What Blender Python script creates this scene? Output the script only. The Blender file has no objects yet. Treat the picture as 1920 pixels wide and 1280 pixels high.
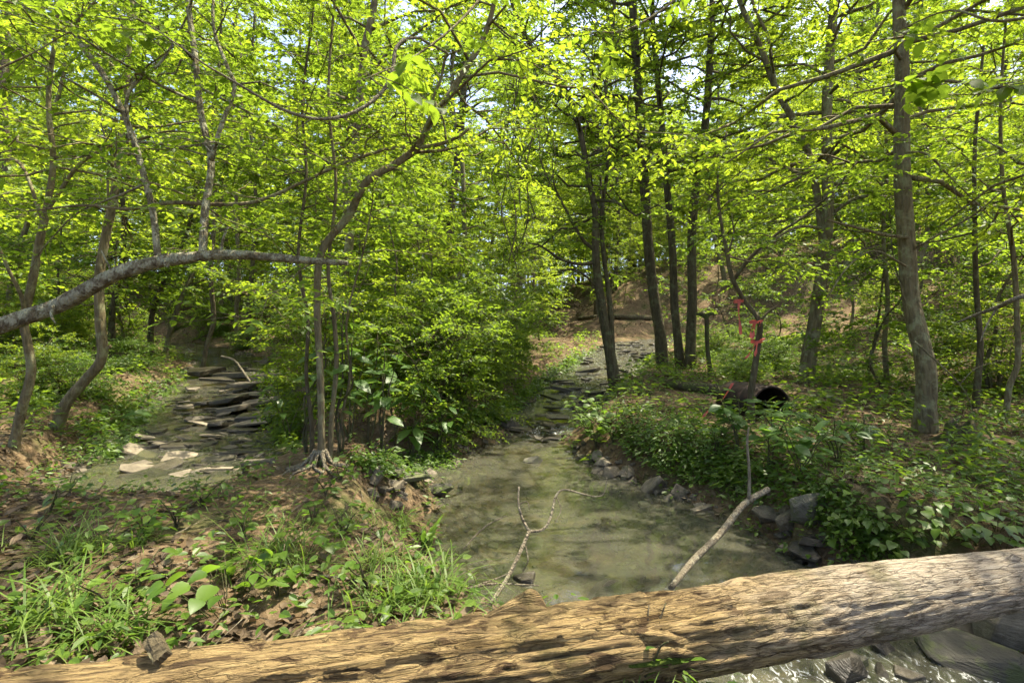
import bpy, math, random
import numpy as np
from mathutils import Vector, Matrix

C = bpy.context.scene.collection
SC = bpy.context.scene

# ------------------------------------------------------------------ camera, sky, sun, exposure
F = 1000.0                 # focal length in pixels of the 1920 px wide photograph
HOR = 610.0                # row of the horizon in the photograph
EYE = 1.55                 # camera height above the pool's water
cam_d = bpy.data.cameras.new('camera')
cam = bpy.data.objects.new('camera', cam_d)
C.objects.link(cam)
cam.location = (0, 0, EYE)
cam.rotation_euler = (math.radians(90), 0, 0)
cam_d.sensor_width = 36.0
cam_d.lens = 36.0 * F / 1920.0
cam_d.shift_y = -(640 - HOR) / 1920.0
cam_d.clip_start = 0.05
cam_d.clip_end = 2000
SC.camera = cam

SUN_EL = math.radians(70)
SUN_AZ = math.radians(60)          # clockwise from +Y (straight ahead) towards +X
w = bpy.data.worlds.new('World')
SC.world = w
w.use_nodes = True
wn = w.node_tree.nodes
wl = w.node_tree.links
wn.clear()
sky = wn.new('ShaderNodeTexSky')
sky.sky_type = 'NISHITA'
sky.sun_disc = False
sky.sun_elevation = SUN_EL
sky.sun_rotation = SUN_AZ
sky.dust_density = 3.0
sky.air_density = 0.55
sky.ozone_density = 0.3
bg = wn.new('ShaderNodeBackground')
bg.inputs[1].default_value = 0.15
wo = wn.new('ShaderNodeOutputWorld')
wl.new(sky.outputs[0], bg.inputs[0])
wl.new(bg.outputs[0], wo.inputs[0])

sun_d = bpy.data.lights.new('sun', 'SUN')
sun_d.energy = 3.0
sun_d.angle = math.radians(0.5)
sun_d.color = (1.0, 0.91, 0.72)
sun = bpy.data.objects.new('sun', sun_d)
C.objects.link(sun)
SV = Vector((math.sin(SUN_AZ) * math.cos(SUN_EL), math.cos(SUN_AZ) * math.cos(SUN_EL), math.sin(SUN_EL)))
sun.rotation_euler = (-SV).to_track_quat('-Z', 'Y').to_euler()
sun.location = SV * 60

SC.view_settings.view_transform = 'Standard'
SC.view_settings.look = 'None'
SC.view_settings.gamma = 1.0
SC.view_settings.exposure = 2.15
SC.view_settings.use_curve_mapping = False
cy = SC.cycles
cy.max_bounces = 8
cy.diffuse_bounces = 5
cy.glossy_bounces = 2
cy.transmission_bounces = 6
cy.transparent_max_bounces = 8
cy.caustics_reflective = False
cy.caustics_refractive = False
cy.sample_clamp_indirect = 6.0
cy.use_adaptive_sampling = True
cy.adaptive_threshold = 0.02
cy.use_denoising = True
cy.denoiser = 'OPENIMAGEDENOISE'
cy.denoising_input_passes = 'RGB_ALBEDO_NORMAL'

# ------------------------------------------------------------------ small helpers
def tag(o, label=None, cat=None, group=None, kind=None):
    if label: o['label'] = label
    if cat: o['category'] = cat
    if group: o['group'] = group
    if kind: o['kind'] = kind
    return o

def empty(name, loc, rz=0.0, sc=1.0):
    o = bpy.data.objects.new(name, None)
    o.empty_display_size = 0.1
    C.objects.link(o)
    o.location = loc
    o.rotation_euler = (0, 0, rz)
    o.scale = (sc, sc, sc)
    return o

def mesh_np(name, V, loops, starts, mats, midx=None, smooth=False):
    me = bpy.data.meshes.new(name)
    V = np.ascontiguousarray(V, dtype=np.float32)
    loops = np.ascontiguousarray(loops, dtype=np.int32)
    starts = np.ascontiguousarray(starts, dtype=np.int32)
    me.vertices.add(len(V))
    me.vertices.foreach_set('co', V.ravel())
    me.loops.add(len(loops))
    me.loops.foreach_set('vertex_index', loops)
    me.polygons.add(len(starts))
    me.polygons.foreach_set('loop_start', starts)
    if midx is not None:
        me.polygons.foreach_set('material_index', np.ascontiguousarray(midx, dtype=np.int32))
    if smooth is True:
        me.polygons.foreach_set('use_smooth', np.ones(len(starts), dtype=bool))
    elif smooth is not False:
        me.polygons.foreach_set('use_smooth', np.ascontiguousarray(smooth, dtype=bool))
    for m in mats:
        me.materials.append(m)
    me.update(calc_edges=True)
    me.validate()
    return me

class Geo:
    """collects vertices and faces (all quads or tris) with a material slot and a smooth flag"""
    def __init__(s):
        s.V = []; s.Q = []; s.n = 0
    def add(s, V, faces, mi=0, smooth=False):
        V = np.asarray(V, dtype=np.float64).reshape(-1, 3)
        faces = np.asarray(faces, dtype=np.int64)
        s.V.append(V)
        s.Q.append((faces + s.n, mi, smooth))
        s.n += len(V)
    def mesh(s, name, mats):
        V = np.concatenate(s.V)
        loops = []; starts = []; mi = []; sm = []; pos = 0
        for f, m, k in s.Q:
            nf, w_ = f.shape
            loops.append(f.ravel())
            starts.append(pos + np.arange(nf) * w_)
            pos += nf * w_
            mi.append(np.full(nf, m)); sm.append(np.full(nf, k, dtype=bool))
        return mesh_np(name, V, np.concatenate(loops), np.concatenate(starts), mats, np.concatenate(mi), np.concatenate(sm))

def obj(name, me, parent=None, loc=None):
    o = bpy.data.objects.new(name, me)
    C.objects.link(o)
    if parent is not None: o.parent = parent
    if loc is not None: o.location = loc
    return o

def norm(a):
    return a / np.maximum(np.linalg.norm(a, axis=-1, keepdims=True), 1e-9)

def _h(ix, iy, iz, seed):
    n = (ix * 374761393 + iy * 668265263 + iz * 2147483647 + seed * 1274126177) & 0xffffffff
    n = ((n ^ (n >> 13)) * 1274126177) & 0xffffffff
    n = ((n ^ (n >> 16)) * 2246822519) & 0xffffffff
    return ((n ^ (n >> 15)) & 0xffffff) / float(0xffffff)

def vnoise(x, y, z=0.0, seed=0):
    x, y, z = np.broadcast_arrays(np.asarray(x, float), np.asarray(y, float), np.asarray(z, float))
    fx, fy, fz = np.floor(x), np.floor(y), np.floor(z)
    ix, iy, iz = fx.astype(np.int64), fy.astype(np.int64), fz.astype(np.int64)
    u, v, t = x - fx, y - fy, z - fz
    u, v, t = u*u*(3-2*u), v*v*(3-2*v), t*t*(3-2*t)
    r = 0
    for dx in (0, 1):
        for dy in (0, 1):
            for dz in (0, 1):
                r = r + _h(ix+dx, iy+dy, iz+dz, seed) * (u if dx else 1-u) * (v if dy else 1-v) * (t if dz else 1-t)
    return r

def fbm(x, y, z=0.0, seed=0, oct=4):
    r = 0; a = 0.5; f = 1.0; tot = 0
    for k in range(oct):
        r = r + a * vnoise(np.asarray(x)*f, np.asarray(y)*f, np.asarray(z)*f, seed + k*17)
        tot += a; a *= 0.5; f *= 2.03
    return r / tot

def sstep(a, b, x):
    t = np.clip((x - a) / (b - a), 0, 1)
    return t * t * (3 - 2 * t)

# ------------------------------------------------------------------ materials
def new_mat(name):
    m = bpy.data.materials.new(name)
    m.use_nodes = True
    n = m.node_tree.nodes
    n.clear()
    out = n.new('ShaderNodeOutputMaterial')
    return m, n, m.node_tree.links, out

def ramp(n, stops, interp='LINEAR'):
    r = n.new('ShaderNodeValToRGB')
    r.color_ramp.interpolation = interp
    e = r.color_ramp.elements
    while len(e) < len(stops): e.new(0.5)
    for k, (p, c) in enumerate(stops):
        e[k].position = p
        e[k].color = (c[0], c[1], c[2], 1)
    return r

def noise_n(n, l, vec, scale, detail=5, rough=0.55, dist=0.0):
    t = n.new('ShaderNodeTexNoise')
    t.inputs['Scale'].default_value = scale
    t.inputs['Detail'].default_value = detail
    t.inputs['Roughness'].default_value = rough
    t.inputs['Distortion'].default_value = dist
    if vec is not None: l.new(vec, t.inputs['Vector'])
    return t

def mapping(n, l, vec, scale, rot=(0, 0, 0)):
    m = n.new('ShaderNodeMapping')
    m.inputs['Scale'].default_value = scale
    m.inputs['Rotation'].default_value = rot
    l.new(vec, m.inputs['Vector'])
    return m.outputs[0]

def mixc(n, l, fac, a, b):
    m = n.new('ShaderNodeMix')
    m.data_type = 'RGBA'
    for sock, v in ((m.inputs[0], fac), (m.inputs[6], a), (m.inputs[7], b)):
        if isinstance(v, (int, float)): sock.default_value = v
        elif isinstance(v, tuple): sock.default_value = (v[0], v[1], v[2], 1)
        else: l.new(v, sock)
    return m.outputs[2]

def math_n(n, l, op, a, b=None, clamp=False):
    m = n.new('ShaderNodeMath')
    m.operation = op
    m.use_clamp = clamp
    for k, v in enumerate((a, b)):
        if v is None: continue
        if isinstance(v, (int, float)): m.inputs[k].default_value = v
        else: l.new(v, m.inputs[k])
    return m.outputs[0]

def bump_n(n, l, height, strength, dist):
    b = n.new('ShaderNodeBump')
    b.inputs['Strength'].default_value = strength
    b.inputs['Distance'].default_value = dist
    l.new(height, b.inputs['Height'])
    return b.outputs[0]

def principled(n, l, col, rough=0.8, spec=0.3, normal=None):
    p = n.new('ShaderNodeBsdfPrincipled')
    if isinstance(col, tuple): p.inputs['Base Color'].default_value = (col[0], col[1], col[2], 1)
    else: l.new(col, p.inputs['Base Color'])
    if isinstance(rough, (int, float)): p.inputs['Roughness'].default_value = rough
    else: l.new(rough, p.inputs['Roughness'])
    p.inputs['Specular IOR Level'].default_value = spec
    if normal is not None: l.new(normal, p.inputs['Normal'])
    return p

def leaf_mat(name, cols, tcol, mixf=0.5, rough=0.5, spec=0.35, per_obj=0.25):
    m, n, l, out = new_mat(name)
    g = n.new('ShaderNodeNewGeometry')
    oi = n.new('ShaderNodeObjectInfo')
    rnd = math_n(n, l, 'FRACT', math_n(n, l, 'ADD', g.outputs['Random Per Island'], oi.outputs['Random']))
    r = ramp(n, [(k / (len(cols) - 1), c) for k, c in enumerate(cols)])
    l.new(rnd, r.inputs[0])
    mr = n.new('ShaderNodeMapRange')
    mr.inputs['To Min'].default_value = 1 - per_obj
    mr.inputs['To Max'].default_value = 1 + per_obj
    l.new(oi.outputs['Random'], mr.inputs['Value'])
    hs = n.new('ShaderNodeHueSaturation')
    l.new(mr.outputs[0], hs.inputs['Value'])
    l.new(r.outputs[0], hs.inputs['Color'])
    p = principled(n, l, hs.outputs[0], rough, spec)
    tr = n.new('ShaderNodeBsdfTranslucent')
    h2 = n.new('ShaderNodeHueSaturation')
    h2.inputs['Color'].default_value = (tcol[0], tcol[1], tcol[2], 1)
    mr2 = n.new('ShaderNodeMapRange')
    mr2.inputs['To Min'].default_value = 0.75
    mr2.inputs['To Max'].default_value = 1.15
    l.new(rnd, mr2.inputs['Value'])
    l.new(mr2.outputs[0], h2.inputs['Value'])
    l.new(h2.outputs[0], tr.inputs['Color'])
    ms = n.new('ShaderNodeMixShader')
    ms.inputs[0].default_value = mixf
    l.new(p.outputs[0], ms.inputs[1])
    l.new(tr.outputs[0], ms.inputs[2])
    l.new(ms.outputs[0], out.inputs[0])
    return m

def bark_mat(name, dark, light, lichen, lich_amt=0.5, scale=1.0, redden=None):
    m, n, l, out = new_mat(name)
    tc = n.new('ShaderNodeTexCoord')
    v = mapping(n, l, tc.outputs['Object'], (scale, scale, scale * 0.22))
    a = noise_n(n, l, v, 22, 6, 0.65, 0.6)
    vo = n.new('ShaderNodeTexVoronoi')
    vo.feature = 'DISTANCE_TO_EDGE'
    vo.inputs['Scale'].default_value = 26
    l.new(v, vo.inputs['Vector'])
    r = ramp(n, [(0.3, dark), (0.7, light)])
    l.new(a.outputs[0], r.inputs[0])
    b = noise_n(n, l, tc.outputs['Object'], 7 * scale, 7, 0.7)
    rb = ramp(n, [(0.62 - 0.2 * lich_amt, (0, 0, 0)), (0.72 - 0.2 * lich_amt, (1, 1, 1))])
    l.new(b.outputs[0], rb.inputs[0])
    col = mixc(n, l, math_n(n, l, 'MULTIPLY', rb.outputs[0], 0.75), r.outputs[0], lichen)
    hgt = math_n(n, l, 'ADD', a.outputs[0], math_n(n, l, 'MULTIPLY', vo.outputs['Distance'], 1.6))
    nb = bump_n(n, l, hgt, 0.9, 0.018)
    p = principled(n, l, col, 0.9, 0.15, nb)
    l.new(p.outputs[0], out.inputs[0])
    return m

LEAF_LIME = leaf_mat('leaf_lime', [(.052, .105, .010), (.080, .150, .013), (.108, .182, .018), (.072, .128, .010)], (.37, .49, .026), 0.55)
LEAF_MID = leaf_mat('leaf_mid', [(.046, .092, .010), (.074, .130, .013), (.095, .152, .016), (.058, .108, .011)], (.29, .43, .026), 0.54)
LEAF_DEEP = leaf_mat('leaf_deep', [(.036, .080, .011), (.056, .108, .014), (.074, .126, .017), (.046, .093, .011)], (.23, .35, .024), 0.5)
LEAF_BROAD = leaf_mat('leaf_broad', [(.042, .100, .018), (.060, .122, .023), (.074, .136, .028), (.050, .106, .020)], (.20, .36, .035), 0.42, 0.42, 0.5, 0.15)
LEAF_HERB = leaf_mat('leaf_herb', [(.050, .105, .011), (.072, .135, .014), (.098, .158, .018), (.060, .112, .011)], (.22, .38, .030), 0.42, 0.45, 0.45, 0.2)
GRASS = leaf_mat('grass_blade', [(.070, .140, .018), (.100, .175, .025), (.130, .190, .035), (.085, .150, .020)], (.26, .40, .040), 0.4, 0.5, 0.35)
LITTER = leaf_mat('dead_leaf', [(.085, .060, .034), (.145, .106, .064), (.23, .175, .112), (.055, .039, .023), (.11, .079, .046)], (.12, .075, .035), 0.2, 0.75, 0.2, 0.1)
BARK_GREY = bark_mat('bark_grey', (.070, .056, .029), (.22, .18, .10), (.25, .25, .135), 0.6)
BARK_DARK = bark_mat('bark_dark', (.042, .034, .018), (.13, .106, .062), (.145, .15, .075), 0.5)
BARK_RED = bark_mat('bark_reddish', (.040, .022, .013), (.120, .070, .042), (.13, .12, .075), 0.2, 1.6)
BARK_LICH = bark_mat('bark_lichen', (.070, .056, .034), (.23, .19, .12), (.40, .39, .27), .85, 2.2)
BARK_PALE = bark_mat('bark_pale', (.10, .082, .055), (.25, .215, .15), (.29, .27, .19), 0.5, 2.5)
BARK_MOSS = bark_mat('bark_mossy', (.035, .030, .018), (.11, .09, .055), (.075, .095, .025), 0.85)

# ------------------------------------------------------------------ terrain
#           x      y     half width  water level
MAIN = np.array([(2.9, -6, 1.0, -.45), (2.4, -1, .9, -.28), (2.0, 1.2, .85, -.18), (1.55, 2.4, .85, -.06), (.85, 3.2, 1.1, 0), (.45, 4.3, 1.17, 0),
        (.15, 5.3, .95, 0), (.10, 6.5, .62, 0), (.33, 7.3, .42, .03), (.45, 7.75, .42, .13), (.85, 9.0, .66, .23), (1.75, 11.7, .95, .45),
        (3.1, 15, .95, .75), (4.2, 18, .9, .95), (6.5, 20.3, .9, 1.05), (10, 21.0, 1, 1.2), (16, 20, 1, 1.5)], float)
SIDE = np.array([(-22, 26, .8, 1.6), (-10, 17, .8, .85), (-6.9, 13.2, .85, .6), (-6.0, 11.2, .85, .45), (-4.5, 8.1, 1.05, .25), (-3.3, 5.5, 1.0, .13),
        (-2.5, 4.95, .6, .09), (-1.4, 5.5, .45, .04), (-.5, 5.7, .5, 0.0)], float)

def seg_field(P, x, y):
    best = np.full(x.shape, 1e9); zs = np.zeros(x.shape); ws = np.zeros(x.shape)
    for a, b in zip(P[:-1], P[1:]):
        dx, dy = b[0]-a[0], b[1]-a[1]
        t = np.clip(((x-a[0])*dx + (y-a[1])*dy) / (dx*dx+dy*dy), 0, 1)
        d = np.hypot(x-(a[0]+t*dx), y-(a[1]+t*dy))
        e = d - (a[2] + t*(b[2]-a[2]))
        best = np.minimum(best, e)
        wgt = 1.0 / (d*d + .02)**3
        zs += wgt * (a[3] + t*(b[3]-a[3])); ws += wgt
    return best, zs, ws

def channel(x, y):
    e1, z1, w1 = seg_field(MAIN, x, y)
    e2, z2, w2 = seg_field(SIDE, x, y)
    wob = (fbm(x*1.4, y*1.4, 0, 5, 3) - .5) * .42
    return np.minimum(e1, e2) + wob, (z1 + z2) / (w1 + w2), e1, e2

def toe_dist(T, x, y):
    """distance to a polyline, positive on its right-hand side"""
    best = np.full(x.shape, 1e9); sgn = np.ones(x.shape)
    for a, b in zip(T[:-1], T[1:]):
        dx, dy = b[0]-a[0], b[1]-a[1]
        t = np.clip(((x-a[0])*dx + (y-a[1])*dy) / (dx*dx+dy*dy), 0, 1)
        d = np.hypot(x-(a[0]+t*dx), y-(a[1]+t*dy))
        c = (x-a[0])*dy - (y-a[1])*dx
        m = d < best
        best = np.where(m, d, best); sgn = np.where(m, np.sign(c), sgn)
    return best * sgn

TOE_R = [(6.0, -300), (5.4, 3), (5.8, 6.5), (6.5, 9.5), (7.4, 13), (7.9, 16.5), (7.4, 19.2), (6.0, 20.6), (3.4, 19.6), (1.5, 23), (-1, 32), (-3, 60), (-3, 400)]
TOE_L = [(-3, 400), (-10, 60), (-10, 20), (-9.2, 14), (-7.7, 9.5), (-6.2, 6), (-5.6, 3), (-6, -300)]

def land(x, y):
    f = .43 + .042 * np.clip(y - 5, 0, 40) + .02 * np.clip(y - 45, 0, 400)
    f = f + .10 * sstep(-.6, -2.2, x) * sstep(2.6, 1.2, y) - .07 * sstep(.8, .2, np.abs(y - 3.9)) * sstep(-1.8, -2.6, x)
    f = f - .16 * np.exp(-(((x+2.9)/.9)**2 + ((y-4.1)/.55)**2))
    f = f + .10 * np.exp(-((x+1.6)**2 + (y-4.5)**2) / .5)
    r = np.maximum(toe_dist(TOE_R, x, y), 0); r = r*r/(r+1.3)
    q = np.maximum(toe_dist(TOE_L, x, y), 0); q = q*q/(q+1.5)
    h = 9*(1-np.exp(-.50*r/9)) + 7*(1-np.exp(-.27*q/7))
    bumps = (fbm(x*.5, y*.5, 0, 9, 4)-.5)*(.30 + .9*sstep(16, 24, y)) + (fbm(x*2.2, y*2.2, 0, 3, 3)-.5)*.10
    return f + h + bumps

def terrain(x, y):
    x = np.asarray(x, float); y = np.asarray(y, float)
    e, zw, e1, e2 = channel(x, y)
    depth = np.where(e1 < e2, .10 + .22*sstep(7.0, 6.0, y)*sstep(2.0, 3.2, y), .05)
    bed = zw - depth * sstep(.02, -.55, e) - .02 + (fbm(x*3, y*3, 0, 31, 4)-.5)*.10
    L = np.maximum(land(x, y), zw + .10)
    bw = .30 + .45*fbm(x*.9, y*.9, 0, 21, 2)
    z = bed + (L - bed) * sstep(-.03, 1.0, e / bw)
    fine = (fbm(x*7, y*7, 0, 41, 3)-.5) * .035
    return z + fine

def wp(px, py, Y):
    return np.array([(px - 960) / F * Y, Y, EYE - (py - HOR) / F * Y])

def axis(lo, hi, a, b, step, grow):
    c = list(np.arange(a, b, step)); s = step; v = c[-1]
    while v < hi: s = min(s*grow, 12); v += s; c.append(v)
    s = step; v = c[0]; pre = []
    while v > lo: s = min(s*grow, 12); v -= s; pre.append(v)
    return np.array(pre[::-1] + c)

# ground material: forest soil, leaf litter, mud and moss
m, n, l, out = new_mat('forest_floor')
geo = n.new('ShaderNodeNewGeometry')
P3 = geo.outputs['Position']
big = noise_n(n, l, P3, 0.9, 5, .6)
mid = noise_n(n, l, P3, 7, 6, .65)
fin = noise_n(n, l, P3, 45, 5, .7)
vor = n.new('ShaderNodeTexVoronoi'); vor.inputs['Scale'].default_value = 26; vor.inputs['Randomness'].default_value = 1
l.new(P3, vor.inputs['Vector'])
soil = ramp(n, [(.3, (.040, .028, .014)), (.55, (.085, .058, .030)), (.75, (.15, .105, .058))]); l.new(mid.outputs[0], soil.inputs[0])
lit = ramp(n, [(0, (.070, .044, .023)), (.4, (.14, .095, .052)), (.75, (.22, .158, .092)), (1, (.10, .064, .033))])
l.new(vor.outputs['Color'], lit.inputs[0])
f1 = ramp(n, [(.42, (0, 0, 0)), (.56, (1, 1, 1))]); l.new(big.outputs[0], f1.inputs[0])
c1 = mixc(n, l, math_n(n, l, 'MULTIPLY', f1.outputs[0], .75), soil.outputs[0], lit.outputs[0])
mos = noise_n(n, l, P3, 1.7, 6, .7)
f2 = ramp(n, [(.50, (0, 0, 0)), (.64, (1, 1, 1))]); l.new(mos.outputs[0], f2.inputs[0])
c2 = mixc(n, l, math_n(n, l, 'MULTIPLY', f2.outputs[0], .75), c1, (.062, .078, .022))
hgt = math_n(n, l, 'ADD', math_n(n, l, 'MULTIPLY', fin.outputs[0], .5), math_n(n, l, 'ADD', mid.outputs[0], math_n(n, l, 'MULTIPLY', vor.outputs['Distance'], .4)))
p = principled(n, l, c2, .92, .15, bump_n(n, l, hgt, .8, .04))
l.new(p.outputs[0], out.inputs[0])
GROUND = m

gx = axis(-150, 150, -5.2, 6.2, .045, 1.045)
gy = axis(-30, 170, 1.2, 9.5, .045, 1.035)
XX, YY = np.meshgrid(gx, gy)
ZZ = terrain(XX.ravel(), YY.ravel())
nx, ny = len(gx), len(gy)
idx = np.arange(nx*ny).reshape(ny, nx)
Qd = np.stack([idx[:-1, :-1], idx[:-1, 1:], idx[1:, 1:], idx[1:, :-1]], -1).reshape(-1, 4)
G = Geo(); G.add(np.stack([XX.ravel(), YY.ravel(), ZZ], 1), Qd, 0, True)
tag(obj('ground', G.mesh('ground', [GROUND])), 'brown forest floor of leaf litter, mud and moss rising to wooded slopes', kind='structure')


_ZG = ZZ.reshape(ny, nx)
def tfast(x, y):
    """height of the ground sheet itself (bilinear over its grid)"""
    x = np.asarray(x, float); y = np.asarray(y, float)
    i = np.clip(np.searchsorted(gx, x)-1, 0, nx-2); j = np.clip(np.searchsorted(gy, y)-1, 0, ny-2)
    u = np.clip((x-gx[i])/(gx[i+1]-gx[i]), 0, 1); v = np.clip((y-gy[j])/(gy[j+1]-gy[j]), 0, 1)
    return _ZG[j, i]*(1-u)*(1-v)+_ZG[j, i+1]*u*(1-v)+_ZG[j+1, i]*(1-u)*v+_ZG[j+1, i+1]*u*v

def tz(x, y):
    return float(tfast(x, y))

_ys = np.concatenate([np.arange(1.0, 12, .01), np.arange(12, 70, .05)])
def hit(px, py):
    X = (px - 960) / F * _ys
    Z = EYE - (py - HOR) / F * _ys
    k = np.nonzero(Z < tfast(X, _ys))[0]
    k = k[0] if len(k) else len(_ys) - 1
    return np.array([X[k], _ys[k], Z[k]])

# ------------------------------------------------------------------ water
m, n, l, out = new_mat('creek_water')
geo = n.new('ShaderNodeNewGeometry'); P3 = geo.outputs['Position']
flow = mapping(n, l, P3, (1.0, .55, 1.0), (0, 0, .35))
r1 = noise_n(n, l, flow, 5, 3, .5, .8)
r2 = noise_n(n, l, flow, 26, 4, .6, .6)
sep = n.new('ShaderNodeSeparateXYZ'); l.new(P3, sep.inputs[0])
# fast water: the cascade above the pool, the riffles upstream and the run under the log
fast = n.new('ShaderNodeAttribute'); fast.attribute_name = 'speed'
hsum = math_n(n, l, 'ADD', math_n(n, l, 'MULTIPLY', r1.outputs[0], .8), math_n(n, l, 'MULTIPLY', r2.outputs[0], math_n(n, l, 'ADD', .10, math_n(n, l, 'MULTIPLY', fast.outputs['Fac'], .9))))
nb = bump_n(n, l, hsum, .20, .016)
fr = n.new('ShaderNodeFresnel'); fr.inputs['IOR'].default_value = 1.55; l.new(nb, fr.inputs['Normal'])
gl = n.new('ShaderNodeBsdfGlossy'); gl.inputs['Roughness'].default_value = .03; l.new(nb, gl.inputs['Normal'])
tr = n.new('ShaderNodeBsdfTransparent'); tr.inputs[0].default_value = (.66, .70, .54, 1)
cl = noise_n(n, l, P3, 1.1, 4, .6)
rc = ramp(n, [(.3, (.140, .142, .102)), (.7, (.215, .212, .155))]); l.new(cl.outputs[0], rc.inputs[0])
df = n.new('ShaderNodeBsdfDiffuse'); l.new(rc.outputs[0], df.inputs[0]); l.new(nb, df.inputs['Normal'])
body = n.new('ShaderNodeMixShader'); body.inputs[0].default_value = .27
l.new(tr.outputs[0], body.inputs[1]); l.new(df.outputs[0], body.inputs[2])
ws = n.new('ShaderNodeMixShader'); l.new(fr.outputs[0], ws.inputs[0]); l.new(body.outputs[0], ws.inputs[1]); l.new(gl.outputs[0], ws.inputs[2])
fo = noise_n(n, l, flow, 30, 5, .7, 1.2)
fr2 = ramp(n, [(.53, (0, 0, 0)), (.66, (1, 1, 1))]); l.new(fo.outputs[0], fr2.inputs[0])
ff = math_n(n, l, 'MULTIPLY', fr2.outputs[0], math_n(n, l, 'MULTIPLY', math_n(n, l, 'SUBTRACT', fast.outputs['Fac'], .42, True), 2.2), True)
foam = n.new('ShaderNodeBsdfDiffuse'); foam.inputs[0].default_value = (.62, .64, .60, 1)
w2 = n.new('ShaderNodeMixShader'); l.new(ff, w2.inputs[0]); l.new(ws.outputs[0], w2.inputs[1]); l.new(foam.outputs[0], w2.inputs[2])
l.new(w2.outputs[0], out.inputs[0])
WATER = m

wx = np.arange(-12, 17, .05); wy = np.concatenate([np.arange(-4, 10, .05), np.arange(10, 24, .08)])
WX, WY = np.meshgrid(wx, wy)
e, zw, e1, e2 = channel(WX.ravel(), WY.ravel())
sl = np.zeros(len(e))
dist_c = np.hypot(WX.ravel()-.45, WY.ravel()-7.45)
sl = np.maximum(np.exp(-(dist_c/.45)**2), .55*sstep(7.4, 8.2, WY.ravel())*(e1 < e2))
sl = np.maximum(sl, .45*np.exp(-(dist_c/1.3)**2))
sl = np.maximum(sl, .9*sstep(3.0, 2.3, WY.ravel())*sstep(.4, 1.2, WX.ravel()))
wz = zw + (fbm(WX.ravel()*6, WY.ravel()*6, 0, 77, 3)-.5) * (.012 + .07*sl)
ok = ((e < .35) & (e1 < 4)) | (e < .30)
idx = np.arange(WX.size).reshape(WX.shape)
Qd = np.stack([idx[:-1, :-1], idx[:-1, 1:], idx[1:, 1:], idx[1:, :-1]], -1).reshape(-1, 4)
Qd = Qd[ok[Qd].all(1)]
u, inv = np.unique(Qd, return_inverse=True)
G = Geo(); G.add(np.stack([WX.ravel()[u], WY.ravel()[u], wz[u]], 1), inv.reshape(-1, 4), 0, True)
me = G.mesh('creek_water', [WATER])
at = me.attributes.new('speed', 'FLOAT', 'POINT'); at.data.foreach_set('value', sl[u].astype(np.float32))
tag(obj('creek_water', me), 'shallow murky green creek water with a still pool and a small cascade', kind='structure')

# ------------------------------------------------------------------ curves and tubes
def smooth_path(P, R, sub=6):
    P = np.asarray(P, float); R = np.asarray(R, float)
    if len(P) < 3:
        t = np.linspace(0, 1, sub+1)[:, None]
        return P[0]*(1-t)+P[-1]*t, R[0]*(1-t[:, 0])+R[-1]*t[:, 0]
    Q = np.vstack([2*P[0]-P[1], P, 2*P[-1]-P[-2]])
    o = []; r = []
    for k in range(1, len(Q)-2):
        t = np.linspace(0, 1, sub, endpoint=False)[:, None]
        a, b, c, d = Q[k-1], Q[k], Q[k+1], Q[k+2]
        o.append(.5*(2*b+(c-a)*t+(2*a-5*b+4*c-d)*t*t+(3*b-a-3*c+d)*t**3))
        r.append(R[k-1]*(1-t[:, 0])+R[k]*t[:, 0])
    o.append(P[-1:]); r.append(R[-1:])
    return np.vstack(o), np.concatenate(r)

def tube(P, R, k=8, rough=0.0, seed=0, cap=True):
    P = np.asarray(P, float); R = np.asarray(R, float)
    N = len(P)
    T = norm(np.gradient(P, axis=0))
    ref = np.array([0, 0, 1.0]) if abs(T[0][2]) < .9 else np.array([1.0, 0, 0])
    u = ref - T[0]*ref.dot(T[0]); u /= np.linalg.norm(u)
    U = [u]
    for i in range(1, N):
        u = u - T[i]*u.dot(T[i]); u = u/max(np.linalg.norm(u), 1e-9); U.append(u)
    U = np.array(U); W = np.cross(T, U)
    a = np.arange(k)*2*math.pi/k
    ring = U[:, None]*np.cos(a)[None, :, None] + W[:, None]*np.sin(a)[None, :, None]
    rad = R[:, None]*np.ones((1, k))
    if rough:
        q = P[:, None]+ring*.3
        rad = rad*(1+rough*(fbm(q[..., 0]*9+seed, q[..., 1]*9, q[..., 2]*5, seed, 3)-.5)*2)
    V = (P[:, None]+ring*rad[..., None]).reshape(-1, 3)
    i0 = np.arange(N-1)[:, None]*k + np.arange(k)[None]
    i1 = np.arange(N-1)[:, None]*k + (np.arange(k)[None]+1) % k
    Fq = np.stack([i0, i1, i1+k, i0+k], -1).reshape(-1, 4)
    if cap:
        V = np.vstack([V, P[0], P[-1]])
        c0, c1 = len(V)-2, len(V)-1
        j = np.arange(k); j2 = (j+1) % k
        capf = np.concatenate([np.stack([j2, j, np.full(k, c0)], -1), np.stack([(N-1)*k+j, (N-1)*k+j2, np.full(k, c1)], -1)])
        return V, Fq, capf
    return V, Fq, None

def add_tube(G, P, R, k=8, mi=0, sub=0, rough=0.0, seed=0):
    if sub: P, R = smooth_path(P, R, sub)
    V, q, c = tube(P, R, k, rough, seed)
    n0 = G.n
    G.add(V, q, mi, True)
    if c is not None:
        G.Q.append((c + n0, mi, False))

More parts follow.
